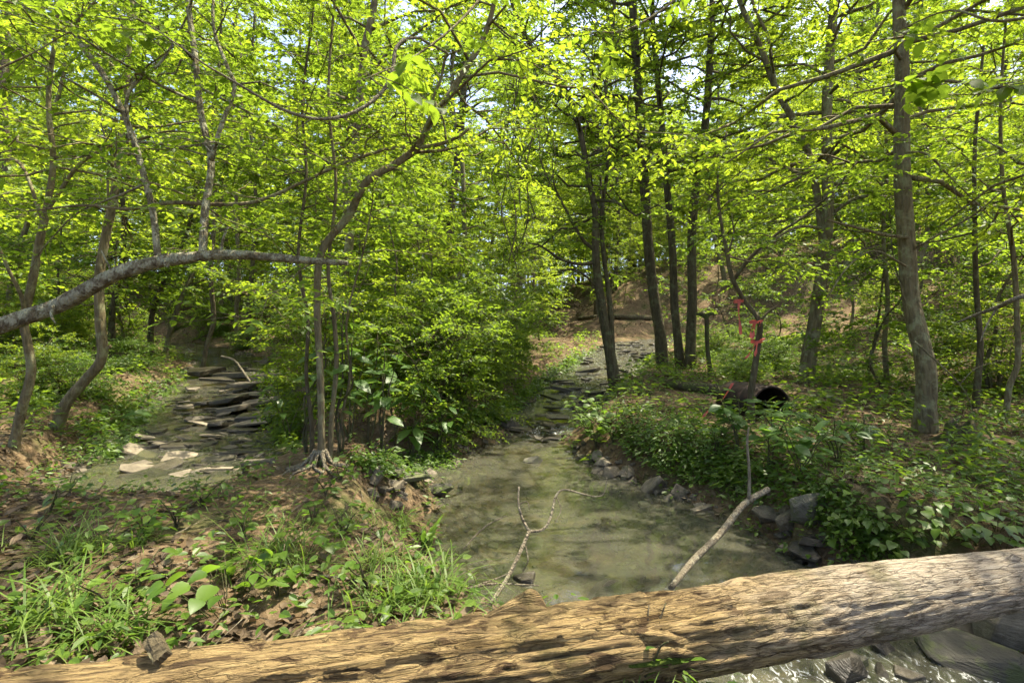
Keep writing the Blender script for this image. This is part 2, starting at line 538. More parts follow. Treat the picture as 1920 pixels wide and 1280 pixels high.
# ------------------------------------------------------------------ leaves
D2 = (np.array([(0, 0, 0), (.30, .45, .07), (0, 1, -.06), (-.30, .45, .07)]), np.array([(0, 1, 2), (0, 2, 3)]))
D4 = (np.array([(0, 0, 0), (.27, .26, .07), (.25, .62, .05), (0, 1.02, -.08), (-.25, .62, .05), (-.27, .26, .07)]), np.array([(0, 1, 2, 3), (0, 3, 4, 5)]))
LIT10 = (np.array([(0, 0, 0), (0, .36, .05), (0, .70, .03), (0, 1, .16), (.20, .18, .10), (.34, .50, .12), (.19, .82, .10), (-.22, .20, .02), (-.33, .48, .13), (-.20, .80, .16)]),
         np.array([(0, 4, 1), (4, 5, 1), (1, 5, 2), (5, 6, 2), (2, 6, 3), (0, 1, 7), (7, 1, 8), (1, 2, 8), (8, 2, 9), (2, 3, 9)]))
LIT4 = (np.array([(0, 0, 0), (.30, .22, .16), (.34, .62, .05), (0, 1.0, .18), (-.30, .66, .15), (-.33, .25, .02)]), np.array([(0, 1, 2, 3), (0, 3, 4, 5)]))

def leaf_cloud(G, pos, yd, nr, size, tmpl=D2, mi=0, width=1.0):
    y = norm(yd); z = norm(nr - (nr*y).sum(-1, keepdims=True)*y); x = np.cross(y, z)
    tv, tf = tmpl
    V = pos[:, None] + size[:, None, None]*(x[:, None]*tv[None, :, 0:1]*width + y[:, None]*tv[None, :, 1:2] + z[:, None]*tv[None, :, 2:3])
    k = len(tv)
    Fc = (tf[None] + (np.arange(len(pos))*k)[:, None, None]).reshape(-1, tf.shape[1])
    G.add(V.reshape(-1, 3), Fc, mi, False)

def sprays(G, rng, st, dr, ln, nl, size, tmpl=D2, mi=0, flat=.35, droop=.18, width=1.0, lw=.75):
    """leaves set alternately in flat sprays along many twigs at once"""
    T = len(st)
    if T == 0: return
    t = (np.arange(nl)[None]+.6+rng.uniform(-.3, .3, (T, nl)))/nl
    up = norm(np.array([0, 0, 1.0]) + rng.normal(0, flat*.6, (T, 3)))
    sv = norm(np.cross(dr, up))
    side = np.where((np.arange(nl) % 2 == 0), 1.0, -1.0)[None, :, None]
    pos = st[:, None] + dr[:, None]*(ln[:, None]*t)[..., None]
    pos[..., 2] -= droop*(t**2)*ln[:, None]
    yd = dr[:, None]*.6 + side*sv[:, None]*lw + rng.normal(0, .28, (T, nl, 3))
    yd[..., 2] -= .22
    nr = up[:, None] + rng.normal(0, flat, (T, nl, 3))
    sz = size*rng.uniform(.6, 1.2, (T, nl))*(1.05-.25*t)
    leaf_cloud(G, pos.reshape(-1, 3), yd.reshape(-1, 3), nr.reshape(-1, 3), sz.ravel(), tmpl, mi, width)

def interp_path(P, t):
    s = np.concatenate([[0], np.cumsum(np.linalg.norm(np.diff(P, axis=0), axis=1))])
    s /= s[-1]
    return np.stack([np.interp(t, s, P[:, k]) for k in range(3)], -1)

def grow_crown(G, rng, trunk, R, z0, z1, nb, blen, tw, nl, size, tmpl=D2, leafm=0, woodm=1, elev=(.15, .8), twl=(.35, .8), flat=.4, up_shape=True, wood_k=5, avoid=None, twig_r=.0045, nsub=3):
    """branches, side branches, twigs and leaf sprays round a trunk polyline between two heights"""
    zt = trunk[:, 2]
    S, D, Ls = [], [], []
    az = rng.uniform(0, 6.28)
    def twigs(bp, n_, L):
        tt = rng.uniform(.15, 1.0, n_)**.8
        st = interp_path(bp, tt)
        bd = norm(bp[-1]-bp[0])
        side = norm(np.cross(bd, np.array([0, 0, 1.0])))
        sg = rng.choice([-1, 1], n_)*rng.uniform(.2, 1.35, n_)
        dd = norm(bd[None]*np.cos(sg)[:, None]+side[None]*np.sin(sg)[:, None]+rng.normal(0, .3, (n_, 3)))
        dd[:, 2] = dd[:, 2]*.6+rng.normal(.02, .15, n_)
        S.append(st); D.append(norm(dd)); Ls.append(rng.uniform(twl[0], twl[1], n_))
    for i in range(nb):
        f = (i + rng.uniform(-.6, 1.6))/nb
        f = min(max(f, 0), 1)
        z = z0 + (z1-z0)*f
        k = np.clip(np.searchsorted(zt, z), 1, len(zt)-1)
        t = min(max((z-zt[k-1])/max(zt[k]-zt[k-1], 1e-6), 0), 1)
        p0 = trunk[k-1]*(1-t)+trunk[k]*t
        r0 = R[k-1]*(1-t)+R[k]*t
        az += 2.4 + rng.uniform(-.9, .9)
        prof = (math.sin(math.pi*min(1, .22+.76*f))**.7 if up_shape else 1.0)
        Lb = blen*prof*rng.uniform(.45, 1.25)+.25
        el = elev[0]+(elev[1]-elev[0])*f+rng.uniform(-.3, .35)
        d = np.array([math.cos(az)*math.cos(el), math.sin(az)*math.cos(el), math.sin(el)])
        if avoid is not None and (avoid(p0 + d*Lb*.85) or avoid(p0 + d*Lb*.45)): continue
        s = np.linspace(0, 1, 6)[:, None]
        side = np.array([-math.sin(az), math.cos(az), 0])
        bp = p0 + d*Lb*s + side*Lb*rng.uniform(-.3, .3)*s**2 + np.array([0, 0, -1])*Lb*rng.uniform(-.05, .35)*s**2
        bp[1:-1] += rng.normal(0, .03*Lb, (4, 3))
        rb = max(min(r0*.5, .008+Lb*.010), .005)
        add_tube(G, bp, rb*(1-.8*s[:, 0]), wood_k, woodm)
        per = max(2, int(tw*(.4+.6*Lb/blen)))
        twigs(bp, per, Lb)
        for q in range(rng.integers(1, nsub+1) if nsub else 0):
            t0 = rng.uniform(.25, .85)
            q0 = interp_path(bp, np.array([t0]))[0]
            a2 = az + rng.choice([-1, 1])*rng.uniform(.5, 1.2)
            e2 = el*.6+rng.normal(.1, .3)
            d2 = np.array([math.cos(a2)*math.cos(e2), math.sin(a2)*math.cos(e2), math.sin(e2)])
            L2 = Lb*(1-.5*t0)*rng.uniform(.35, .7)
            if avoid is not None and avoid(q0+d2*L2): continue
            s2 = np.linspace(0, 1, 4)[:, None]
            b2 = q0+d2*L2*s2+np.array([0, 0, -1])*L2*rng.uniform(0, .3)*s2**2
            b2[1:] += rng.normal(0, .04*L2, (3, 3))
            add_tube(G, b2, rb*.55*(1-.75*s2[:, 0]), 4, woodm)
            twigs(b2, max(2, int(per*.6)), L2)
    if not S: return
    S = np.vstack(S); D = np.vstack(D); Ls = np.concatenate(Ls)
    if avoid is not None:
        kp = np.array([not avoid(q) for q in S+D*Ls[:, None]*.7])
        S, D, Ls = S[kp], D[kp], Ls[kp]
    if twig_r:
        sv = norm(np.cross(D, np.array([0, 0, 1.0]))); uv = np.cross(sv, D)
        e_ = S + D*Ls[:, None] - np.array([0, 0, .18])*Ls[:, None]
        V = []
        for c, rr in ((S, twig_r), (e_, twig_r*.3)):
            for a in (0, 2.09, 4.19):
                V.append(c + rr*(sv*math.cos(a)+uv*math.sin(a)))
        V = np.stack(V, 1).reshape(-1, 3)
        b = (np.arange(len(S))*6)[:, None, None]
        q = np.array([(0, 1, 4, 3), (1, 2, 5, 4), (2, 0, 3, 5)])[None]
        G.add(V, (q+b).reshape(-1, 4), woodm, True)
    sprays(G, rng, S, D, Ls, nl, size, tmpl, leafm, flat)

def trunk_path(rng, H, wob, lean=(0, 0), n_=10):
    s = np.linspace(0, 1, n_)
    P = np.zeros((n_, 3)); P[:, 2] = s*H
    w1 = np.cumsum(rng.normal(0, wob, (n_, 2)), 0); w1[0] = 0
    P[:, :2] = w1 + np.outer(s*H, lean)
    return P

def make_tree_meshes(seed, H, r, cb, ct, nb, blen, tw, nl, size, leaf, bark, wob=.12, lean=(0, 0), elev=(.1, .9), flat=.4, tmpl=D2, twl=(.35, .8), nsub=3, twig_r=.0045):
    rng = np.random.default_rng(seed)
    P = trunk_path(rng, H, wob, lean)
    s = np.linspace(0, 1, len(P))
    R = r*(1-s*.9)**.8; R[0] *= 1.3
    Ps, Rs = smooth_path(P, R, 4)
    Ps[0, 2] -= .25
    G = Geo(); add_tube(G, Ps, Rs, 9, 0, 0, .12, seed)
    tm = G.mesh('trunk', [bark])
    G = Geo()
    grow_crown(G, rng, Ps, Rs, cb*H, ct*H, nb, blen, tw, nl, size, tmpl, 0, 1, elev, twl, flat, nsub=nsub, twig_r=twig_r)
    return tm, G.mesh('crown', [leaf, bark])

def place_tree(meshes, name, label, cat, group, x, y, rz, sc):
    t = empty(name, (x, y, tz(x, y)-.03), rz, sc)
    tag(t, label, cat, group)
    obj('trunk', meshes[0], t); obj('crown', meshes[1], t)
    return t

# ------------------------------------------------------------------ background forest
rg = np.random.default_rng(11)
def ln(k): return (rg.normal(0, k), rg.normal(0, k))
TALL = [
    (make_tree_meshes(100, 18, .13, .22, .98, 40, 3.2, 12, 22, .135, LEAF_LIME, BARK_GREY, .16, ln(.02)), 'grey forest tree with lime green crown'),
    (make_tree_meshes(101, 20, .16, .30, .98, 40, 3.4, 12, 22, .14, LEAF_MID, BARK_DARK, .15, ln(.02)), 'dark forest tree with bare lower trunk'),
    (make_tree_meshes(102, 17, .11, .14, .98, 44, 3.0, 12, 22, .135, LEAF_LIME, BARK_GREY, .22, (.09, .03)), 'leaning grey forest tree leafy from low'),
    (make_tree_meshes(103, 22, .18, .38, .98, 38, 3.6, 12, 22, .14, LEAF_LIME, BARK_DARK, .13, ln(.02)), 'stout dark forest tree with high crown'),
]
MIDT = [
    (make_tree_meshes(200, 9, .060, .15, .98, 40, 2.3, 11, 19, .112, LEAF_MID, BARK_DARK, .14, ln(.05), (-.05, .8), .35), 'dark understory tree with layered sprays'),
    (make_tree_meshes(201, 10.5, .070, .12, .98, 44, 2.4, 11, 19, .112, LEAF_LIME, BARK_GREY, .16, (-.11, .04), (-.05, .8), .35), 'leaning grey understory tree with lime sprays'),
    (make_tree_meshes(202, 8, .050, .10, .98, 40, 2.1, 11, 19, .105, LEAF_LIME, BARK_DARK, .15, ln(.05), (-.1, .7), .35), 'bushy understory tree leafy to the ground'),
    (make_tree_meshes(203, 12, .085, .28, .98, 40, 2.5, 11, 19, .118, LEAF_MID, BARK_GREY, .18, ln(.05), (0, .8), .35), 'grey understory tree with bare lower stem'),
]
SAPL = [
    (make_tree_meshes(300, 4.0, .024, .12, .98, 24, 1.3, 8, 12, .105, LEAF_MID, BARK_DARK, .08, ln(.08), (-.1, .6), .3, D2, (.25, .6), 2, .003), 'thin dark sapling with mid green leaves'),
    (make_tree_meshes(301, 5.0, .028, .14, .98, 26, 1.5, 8, 12, .105, LEAF_LIME, BARK_DARK, .10, (.14, 0), (-.1, .6), .3, D2, (.25, .6), 2, .003), 'leaning sapling with lime green leaves'),
    (make_tree_meshes(302, 3.2, .020, .10, .98, 22, 1.2, 8, 12, .095, LEAF_DEEP, BARK_DARK, .08, ln(.08), (-.1, .6), .3, D2, (.25, .55), 2, .003), 'short bushy sapling with deep green leaves'),
    (make_tree_meshes(303, 6.2, .034, .20, .98, 28, 1.6, 8, 12, .11, LEAF_LIME, BARK_GREY, .10, ln(.06), (-.05, .7), .3, D2, (.3, .65), 2, .003), 'slim grey sapling leafy in upper half'),
]

def make_shrub(seed, H, spread, stems, nb, tw, nl, size, leaf, bark, dense=1.0):
    rng = np.random.default_rng(seed)
    Gs = Geo(); Gl = Geo()
    for k in range(stems):
        a = k*2.4+rng.uniform(-.4, .4); h = H*rng.uniform(.6, 1.05); o = spread*rng.uniform(.3, 1.0)
        s = np.linspace(0, 1, 7)[:, None]
        P = np.array([math.cos(a), math.sin(a), 0])*(.05+o*s**1.4)+np.array([0, 0, 1])*h*(s-.12*s**2)
        P[1:] += rng.normal(0, .03, (6, 3))
        P[0, 2] -= .12
        R = .013*(1-.8*s[:, 0])+.002
        add_tube(Gs, P, R, 5, 0, 2)
        grow_crown(Gl, rng, P, R, h*.06, h*.95, nb, .55*spread, tw, nl, size, D2, 0, 1, (-.3, .5), (.15, .4), .45, False, 4, None, .002, 2)
    return Gs.mesh('stem', [bark]), Gl.mesh('foliage', [leaf, bark])

SHRUB = [(make_shrub(400, 1.5, .8, 8, 9, 6, 10, .058, LEAF_DEEP, BARK_DARK), 'deep green small-leaved shrub'),
         (make_shrub(401, 1.9, .9, 7, 10, 6, 10, .062, LEAF_MID, BARK_DARK), 'tall mid green small-leaved shrub'),
         (make_shrub(402, 1.0, .7, 8, 8, 6, 10, .055, LEAF_HERB, BARK_DARK), 'low bright green shrub'),
         (make_shrub(403, 2.3, .8, 6, 11, 6, 10, .065, LEAF_LIME, BARK_GREY), 'loose upright shrub with lime leaves')]

def place_shrub(k, label, group, x, y, rz, sc):
    t = empty('shrub', (x, y, tz(x, y)-.02), rz, sc)
    tag(t, label, 'shrub', group)
    obj('stem', SHRUB[k][0][0], t); obj('foliage', SHRUB[k][0][1], t)

placed = []
def corridor(x, y):
    return float(channel(np.array([x]), np.array([y]))[0][0])

def zone(x, y):
    r = float(toe_dist(TOE_R, np.array([x]), np.array([y]))[0])
    q = float(toe_dist(TOE_L, np.array([x]), np.array([y]))[0])
    if x > 2.2 and r > 9: return 'up on the right-hand ridge'
    if x > 2.2 and r > 0: return 'on hillside right of the main creek'
    if q > 8: return 'high on slope beyond the side creek'
    if q > 0: return 'at slope foot beside the side creek'
    if y > 24: return 'at valley head behind the thicket'
    if x > 1.5: return 'on the flat right of the main creek'
    return 'on land between the two creeks'

def scatter(kind, count, ylo, yhi, dmin, protos, seed, edge=1.0, pw=.75):
    rng = np.random.default_rng(seed)
    done = 0; tries = 0
    while done < count and tries < count*60:
        tries += 1
        y = ylo + (yhi-ylo)*rng.uniform()**pw
        x = rng.uniform(-1.15, 1.15)*y + rng.uniform(-2, 2)
        if corridor(x, y) < edge: continue
        px = 960+F*x/y
        if kind == 'tall' and px > 1200 and y > 30 and rng.uniform() < .25: continue      # the wood thins out on the ridge
        if 1030 < px < 1345 and y < 31: continue      # the clear sunlit hillside above the creek
        if px > 1330 and y < 20 and kind != 'tall' and rng.uniform() < .5: continue      # open litter slope behind the right-hand trunks
        if kind == 'tall' and 3 < x < 13 and 17 < y < 27: continue      # gap in the canopy over the sunlit slope
        if any((a-x)**2+(b-y)**2 < dmin**2 for a, b in placed): continue
        placed.append((x, y))
        k = rng.integers(len(protos))
        lb = protos[k][1] + ' ' + zone(x, y)
        nm, ct = {'tall': ('forest_tree', 'tree'), 'mid': ('understory_tree', 'tree'), 'sap': ('sapling', 'sapling')}[kind]
        place_tree(protos[k][0], nm, lb, ct, ct + 's: ' + lb, x, y, rng.uniform(0, 6.28), rng.uniform(.85, 1.15))
        done += 1
    return done
scatter('tall', 205, 14, 92, 2.2, TALL, 1, 1.2, .8)
scatter('mid', 140, 12, 75, 1.8, MIDT, 2, 1.2, .8)
scatter('sap', 165, 7.5, 38, 1.05, SAPL, 3, .8, .8)

# the thicket on the strip between the creeks and the brush along both banks
rng = np.random.default_rng(5)
THICK = [(-2.4, 6.9), (-2.0, 8.0), (-.55, 8.6), (-1.3, 9.0), (-3.2, 9.4), (-.2, 9.6), (-1.0, 10.0), (-2.0, 10.4), (-3.2, 11),
         (-.3, 11.2), (-1.4, 11.8), (-2.7, 12.6), (-.7, 13.6), (-2, 14.5), (-.4, 16), (-3.8, 13.5), (-4.4, 15.5), (0, 18.5), (-1.9, 17.5), (-3.4, 18.5), (-1.0, 6.8), (-.75, 7.5)]
for i, (x, y) in enumerate(THICK):
    k = int(rng.integers(4))
    if y < 9.5 and k in (0, 2): k = int(rng.choice([0, 1, 3, 3]))
    place_shrub(k, SHRUB[k][1] + ' in the thicket between the two creeks', 'thicket shrubs: ' + SHRUB[k][1], x, y, rng.uniform(0, 6.28), rng.uniform(.7, 1.25))
for i in range(44):
    for _ in range(60):
        y = rng.uniform(6.5, 22); x = rng.uniform(-1.05, 1.05)*y
        px = 960+F*x/y
        if .25 < corridor(x, y) and not (600 < px < 1000) and not (1020 < px < 1330) and not (px > 1330 and y < 17 and rng.uniform() < .7): break
    k = int(rng.choice([0, 2, 2, 1, 3]))
    lb = SHRUB[k][1] + ' ' + zone(x, y)
    place_shrub(k, lb, 'shrubs: ' + lb, x, y, rng.uniform(0, 6.28), rng.uniform(.4, .8))

# slim young trees dotted over the leaf-strewn slope above the creek, and the wood on its crest
rng = np.random.default_rng(15)
for i in range(18):
    for _ in range(80):
        px = rng.uniform(1010, 1420); y = rng.uniform(22, 34); x = (px-960)/F*y
        if toe_dist(TOE_R, np.array([x]), np.array([y]))[0] > .6 and all((a-x)**2+(b-y)**2 > 1.2 for a, b in placed): break
    placed.append((x, y))
    k = int(rng.choice([1, 3]))
    pr = TALL[k] if i % 3 == 1 else SAPL[3]
    lb = ('slim bare-stemmed tree' if i % 3 == 1 else 'slim grey sapling') + ' on the sunlit slope above the creek bend'
    t = place_tree(pr[0], 'hillside_tree', lb, 'tree', 'slope trees: ' + lb, x, y, rng.uniform(0, 6.28), 1)
    sc_ = rng.uniform(.6, .8); t.scale = (sc_*.8, sc_*.8, sc_)
for i in range(44):
    for _ in range(80):
        px = rng.uniform(950, 1700); y = rng.uniform(32, 62); x = (px-960)/F*y
        if all((a-x)**2+(b-y)**2 > 2.5 for a, b in placed): break
    placed.append((x, y))
    k = int(rng.integers(4)); pr = MIDT[k]
    lb = pr[1] + ' on the crest behind the slope'
    place_tree(pr[0], 'understory_tree', lb, 'tree', 'crest trees: ' + lb, x, y, rng.uniform(0, 6.28), rng.uniform(.9, 1.3))
# ------------------------------------------------------------------ trees one can single out
def px_path(pts, Y, rngs, dY=None, wander=.0):
    P = []; R = []
    for i, q in enumerate(pts):
        y = Y + (dY * i / max(len(pts)-1, 1) if dY else 0)
        P.append(wp(q[0], q[1], y)); R.append(max(q[2]*.70, 1.2)/2/F*y)
    P = np.array(P)
    if wander: P[1:, 1] += rngs.normal(0, wander, len(P)-1)
    return P, np.array(R)

def keep_view(p):
    """branches are kept off the creek's open corridor and out of the camera"""
    if p[1] < 1.7: return abs(p[0]) < 2.2 and p[2] < 3.2
    px = 960+F*p[0]/p[1]; py = HOR-F*(p[2]-EYE)/p[1]
    if 560 < px < 1330 and py > 390 and p[1] < 9: return True
    if 1330 <= px < 1980 and py > 470 and p[1] < 8: return True
    if -60 < px <= 560 and py > 520 and p[1] < 6: return True
    return p[1] < 3.0 and py > 120

def branch_obj(root, pts, Y, bark, dY=0.0, name='branch', rough=.10, k=8, sub=5):
    P, R = px_path(pts, Y, None, dY)
    G = Geo(); add_tube(G, P-np.array(root.location), R, k, 0, sub, rough, int(pts[0][0]))
    obj(name, G.mesh(name, [bark]), root)
    return P, R

def hero(name, label, cat, pts, bark, leaf, Y=None, base=None, limbs=(), crown=None, seed=1, group=None, dY=0.0, k=12, leaf_t=D4, rough=.12):
    rs = np.random.default_rng(seed)
    if Y is None:
        h = hit(*(base or pts[0][:2])); Y = h[1]
    P, R = px_path(pts, Y, rs, dY, .03)
    gz = tz(P[0][0], P[0][1])
    b0 = P[0].copy(); b0[2] = gz
    root = empty(name, tuple(b0)); tag(root, label, cat, group)
    P[0, 2] = min(P[0, 2], gz) - .12
    R[0] *= 1.15
    Ps, Rs = smooth_path(P, R, 6)
    G = Geo(); add_tube(G, Ps-b0, Rs, k, 0, 0, rough, seed)
    obj('trunk', G.mesh('trunk', [bark]), root)
    paths = [(Ps, Rs)]
    for L in limbs:
        P2, R2 = branch_obj(root, L[0], Y, bark, L[1] if len(L) > 1 else 0.0)
        paths.append(smooth_path(P2, R2, 4))
    if crown:
        G = Geo()
        for j, c in enumerate(crown if isinstance(crown, list) else [crown]):
            pa, ra = paths[c.get('path', 0)]
            pa = pa.copy()
            o = np.argsort(pa[:, 2])
            tmp = Geo()
            grow_crown(tmp, rs, pa[o], ra[o], c['z0'], c['z1'], c['nb'], c['bl'], c.get('tw', 8), int(c.get('nl', 10)*1.3), c.get('size', .10)*.86, leaf_t, 0, 1, c.get('elev', (.0, .7)), c.get('twl', (.25, .6)), c.get('flat', .35), c.get('shape', False), 5, c.get('avoid', keep_view), .003, 2)
            if tmp.V:
                for V, (f, mi, sm) in [(None, q) for q in tmp.Q]:
                    G.Q.append((f + G.n, mi, sm))
                for V in tmp.V: G.V.append(V-b0)
                G.n += tmp.n
        if G.V: obj('crown', G.mesh('crown', [leaf, bark]), root)
    return root

# the bent-over lichen-covered tree above the left bank, with its upright shoots
hero('bent_tree', 'lichen-covered tree bent over almost level above the left bank, with upright shoots', 'tree',
     [(-520, 930, 46), (-350, 800, 46), (-150, 690, 44), (0, 617, 42), (90, 575, 42), (160, 545, 38), (230, 512, 36), (300, 492, 34), (380, 482, 28), (450, 478, 24), (560, 486, 20), (628, 491, 16), (650, 493, 13)],
     BARK_LICH, LEAF_MID, Y=3.5, seed=21, k=18, leaf_t=D4, rough=.28,
     limbs=[([(297, 492, 18), (287, 400, 17), (270, 330, 16), (243, 240, 16), (200, 150, 15), (150, 80, 14), (110, 0, 13), (80, -120, 11), (40, -320, 7)], .3),
            ([(380, 484, 22), (384, 400, 20), (396, 300, 19), (378, 220, 17), (366, 110, 16), (353, 0, 15), (346, -150, 12), (360, -380, 7)], .5),
            ([(396, 300, 14), (415, 235, 12), (440, 165, 11), (428, 130, 10), (402, 60, 9), (400, 0, 8), (410, -120, 5)], .4),
            ([(243, 262, 9), (238, 185, 9), (260, 150, 8), (297, 122, 7), (325, 80, 6), (365, 5, 4)], .2),
            ([(415, 478, 8), (418, 450, 7), (428, 425, 5)], .05), ([(306, 492, 26), (309, 490, 22), (313, 496, 14)], -.09), ([(100, 572, 9), (96, 590, 7), (104, 606, 4)], -.1), ([(215, 520, 8), (205, 500, 6), (190, 470, 3)], -.05)],
     crown=[dict(path=1, z0=2.5, z1=5.2, nb=18, bl=1.0, tw=9, nl=10, size=.068), dict(path=2, z0=2.6, z1=5.6, nb=22, bl=1.0, tw=9, nl=10, size=.068), dict(path=3, z0=2.9, z1=4.2, nb=8, bl=.7, tw=7, nl=9, size=.065)])

# clump of stems on the left bank of the pool; the long leaning stem arches to the upper right
cl = hit(602, 868)
YC = cl[1]
hero('leaning_tree', 'slim tree on the left pool bank whose stem arches far out towards the creek', 'tree',
     [(604, 868, 21), (606, 780, 18), (603, 680, 18), (598, 560, 18), (606, 470, 20), (650, 402, 21), (690, 345, 21), (740, 305, 20), (780, 273, 20), (812, 220, 19), (838, 188, 18), (872, 128, 17), (902, 75, 15), (925, 0, 13), (940, -110, 11), (960, -300, 7)],
     BARK_GREY, LEAF_LIME, Y=YC, seed=22, k=12,
     limbs=[([(781, 276, 12), (808, 274, 11), (835, 267, 10), (862, 255, 9), (880, 241, 7)], -.1),
            ([(775, 277, 9), (725, 280, 9), (640, 308, 9), (560, 345, 9), (480, 378, 10), (400, 383, 10), (320, 380, 11), (240, 392, 9), (160, 385, 7), (60, 395, 4)], -.5),
            ([(826, 208, 8), (812, 188, 8), (826, 150, 8), (834, 112, 8), (838, 100, 7), (800, 80, 7), (786, 70, 6)], -.4),
            ([(836, 262, 6), (831, 225, 5), (815, 190, 5)], 0.0)],
     crown=[dict(path=0, z0=2.8, z1=5.4, nb=20, bl=1.2, tw=9, nl=10, size=.068), dict(path=2, z0=2.2, z1=3.0, nb=10, bl=.5, tw=5, nl=9, size=.062)])
for i, (pts, lbl) in enumerate([([(585, 872, 14), (580, 800, 12), (572, 700, 11), (580, 600, 10), (560, 480, 9), (575, 330, 8), (560, 180, 7), (590, 20, 6), (580, -120, 4)], 'thin dark stem on the sapling-clump mound, bowed to the left'),
                                ([(618, 870, 16), (622, 790, 14), (630, 690, 13), (625, 600, 12), (618, 500, 10), (628, 350, 9), (616, 200, 8), (620, 60, 7), (640, -100, 5)], 'straight thin grey stem on the sapling-clump mound beside the arching tree'),
                                ([(632, 860, 9), (640, 780, 8), (655, 700, 7), (650, 600, 6), (680, 470, 5), (700, 380, 4)], 'short thin stem on the sapling-clump mound leaning towards the thicket')]):
    hero('slim_sapling', lbl, 'sapling', pts, (BARK_DARK, BARK_GREY, BARK_GREY)[i], LEAF_MID, Y=YC+.12*i, seed=30+i, k=8,
         crown=dict(z0=1.9 + .3*(i == 2)*0, z1=4.4 if i < 2 else 2.6, nb=12 if i < 2 else 6, bl=.7, tw=5, nl=9, size=.08, avoid=lambda p: keep_view(p) and p[2] < 1.5))
# exposed roots at the foot of the clump
for i in range(9):
    rr = np.random.default_rng(500+i)
    a = -2.7 + i*.28
    P = [np.array([cl[0]+.04*math.cos(a), YC+.04*math.sin(a), tz(cl[0], YC)+.10])]
    for s in (.12, .22, .34):
        q = np.array([cl[0]+s*math.cos(a+rr.normal(0, .25)), YC+s*math.sin(a+rr.normal(0, .25)), 0]); q[2] = tz(q[0], q[1])+.012-.03*(s > .3)
        P.append(q)
    b = P[0].copy()
    G = Geo(); add_tube(G, np.array(P)-b, np.array([.016, .012, .009, .004]), 6, 0, 4, .15, i)
    tag(obj('root', G.mesh('root', [BARK_PALE]), None, tuple(b)), 'bare twisted root on the eroded mound under the sapling clump', 'root', 'roots under the sapling clump')

hero('grey_tree', 'straight grey tree rising through the thicket behind the sapling clump', 'tree',
     [(632, 722, 27), (640, 600, 25), (642, 540, 24), (655, 450, 24), (652, 350, 23), (662, 290, 22), (676, 200, 21), (683, 90, 20), (702, 0, 18), (722, -200, 15), (740, -500, 9)],
     BARK_GREY, LEAF_LIME, seed=23, crown=dict(z0=4.2, z1=9.5, nb=26, bl=2.2, tw=9, nl=11, size=.11, elev=(.1, .9), shape=True))
hero('creek_tree', 'dark twin-stemmed tree leaning over the main creek above the riffle', 'tree',
     [(1157, 730, 32), (1143, 655, 28), (1128, 570, 24), (1117, 490, 21), (1116, 400, 17), (1105, 340, 16), (1086, 240, 15), (1061, 170, 14), (1022, 112, 13), (992, 80, 12), (958, 0, 11), (930, -140, 7)],
     BARK_DARK, LEAF_MID, base=(1157, 733), seed=24,
     limbs=[([(1150, 690, 14), (1147, 620, 14), (1140, 540, 13), (1131, 470, 12), (1128, 400, 11), (1140, 300, 10), (1135, 180, 9), (1150, 40, 9), (1160, -160, 5)], .3),
            ([(1116, 492, 10), (1085, 495, 9), (1050, 485, 8), (1015, 462, 6), (990, 455, 3)], -.8),
            ([(1116, 470, 11), (1095, 452, 10), (1078, 425, 9), (1062, 395, 7), (1040, 350, 5), (1035, 300, 3)], -.3),
            ([(1120, 540, 7), (1095, 515, 6), (1070, 505, 5), (1040, 512, 3)], -.6),
            ([(1085, 235, 9), (1110, 170, 8), (1150, 100, 6), (1170, 40, 4)], .4)],
     crown=[dict(path=0, z0=3.6, z1=8.2, nb=28, bl=1.9, tw=9, nl=10, size=.10), dict(path=1, z0=3.6, z1=8.0, nb=26, bl=1.9, tw=9, nl=10, size=.10), dict(path=3, z0=3.0, z1=4.4, nb=7, bl=.9, tw=5, nl=10, size=.09)])
for i, (pts, lbl) in enumerate([
        ([(1243, 684, 32), (1236, 620, 30), (1226, 560, 28), (1216, 470, 27), (1206, 300, 25), (1196, 170, 23), (1185, 0, 21), (1175, -250, 16), (1170, -600, 8)], 'thickest of three close dark trunks right of the creek, nearest the water'),
        ([(1277, 688, 24), (1268, 620, 22), (1264, 560, 21), (1261, 470, 20), (1252, 360, 18), (1237, 200, 16), (1225, 40, 14), (1215, -250, 10), (1212, -500, 5)], 'slender middle one of three close dark trunks right of the creek'),
        ([(1294, 692, 29), (1296, 620, 26), (1297, 560, 25), (1298, 440, 23), (1308, 330, 21), (1321, 230, 20), (1331, 90, 18), (1336, 0, 16), (1350, -250, 12), (1362, -560, 7)], 'one of three close dark trunks right of the creek, beside the broken snag')]):
    hero('dark_tree', lbl, 'tree', pts, BARK_DARK, LEAF_LIME, seed=40+i,
         crown=dict(z0=4.6, z1=13.0, nb=40, bl=2.6, tw=10, nl=12, size=.13, elev=(.1, .9), shape=True), leaf_t=D2)
hero('broken_snag', 'short broken-off snag with a flat splintered top beside the three dark trunks', 'snag',
     [(1334, 704, 13), (1328, 650, 11), (1325, 600, 11), (1324, 588, 13)], BARK_MOSS, LEAF_MID, seed=44,
     limbs=[([(1326, 598, 9), (1316, 590, 10), (1305, 588, 7)], 0), ([(1325, 594, 8), (1332, 588, 9), (1340, 590, 4)], 0)])
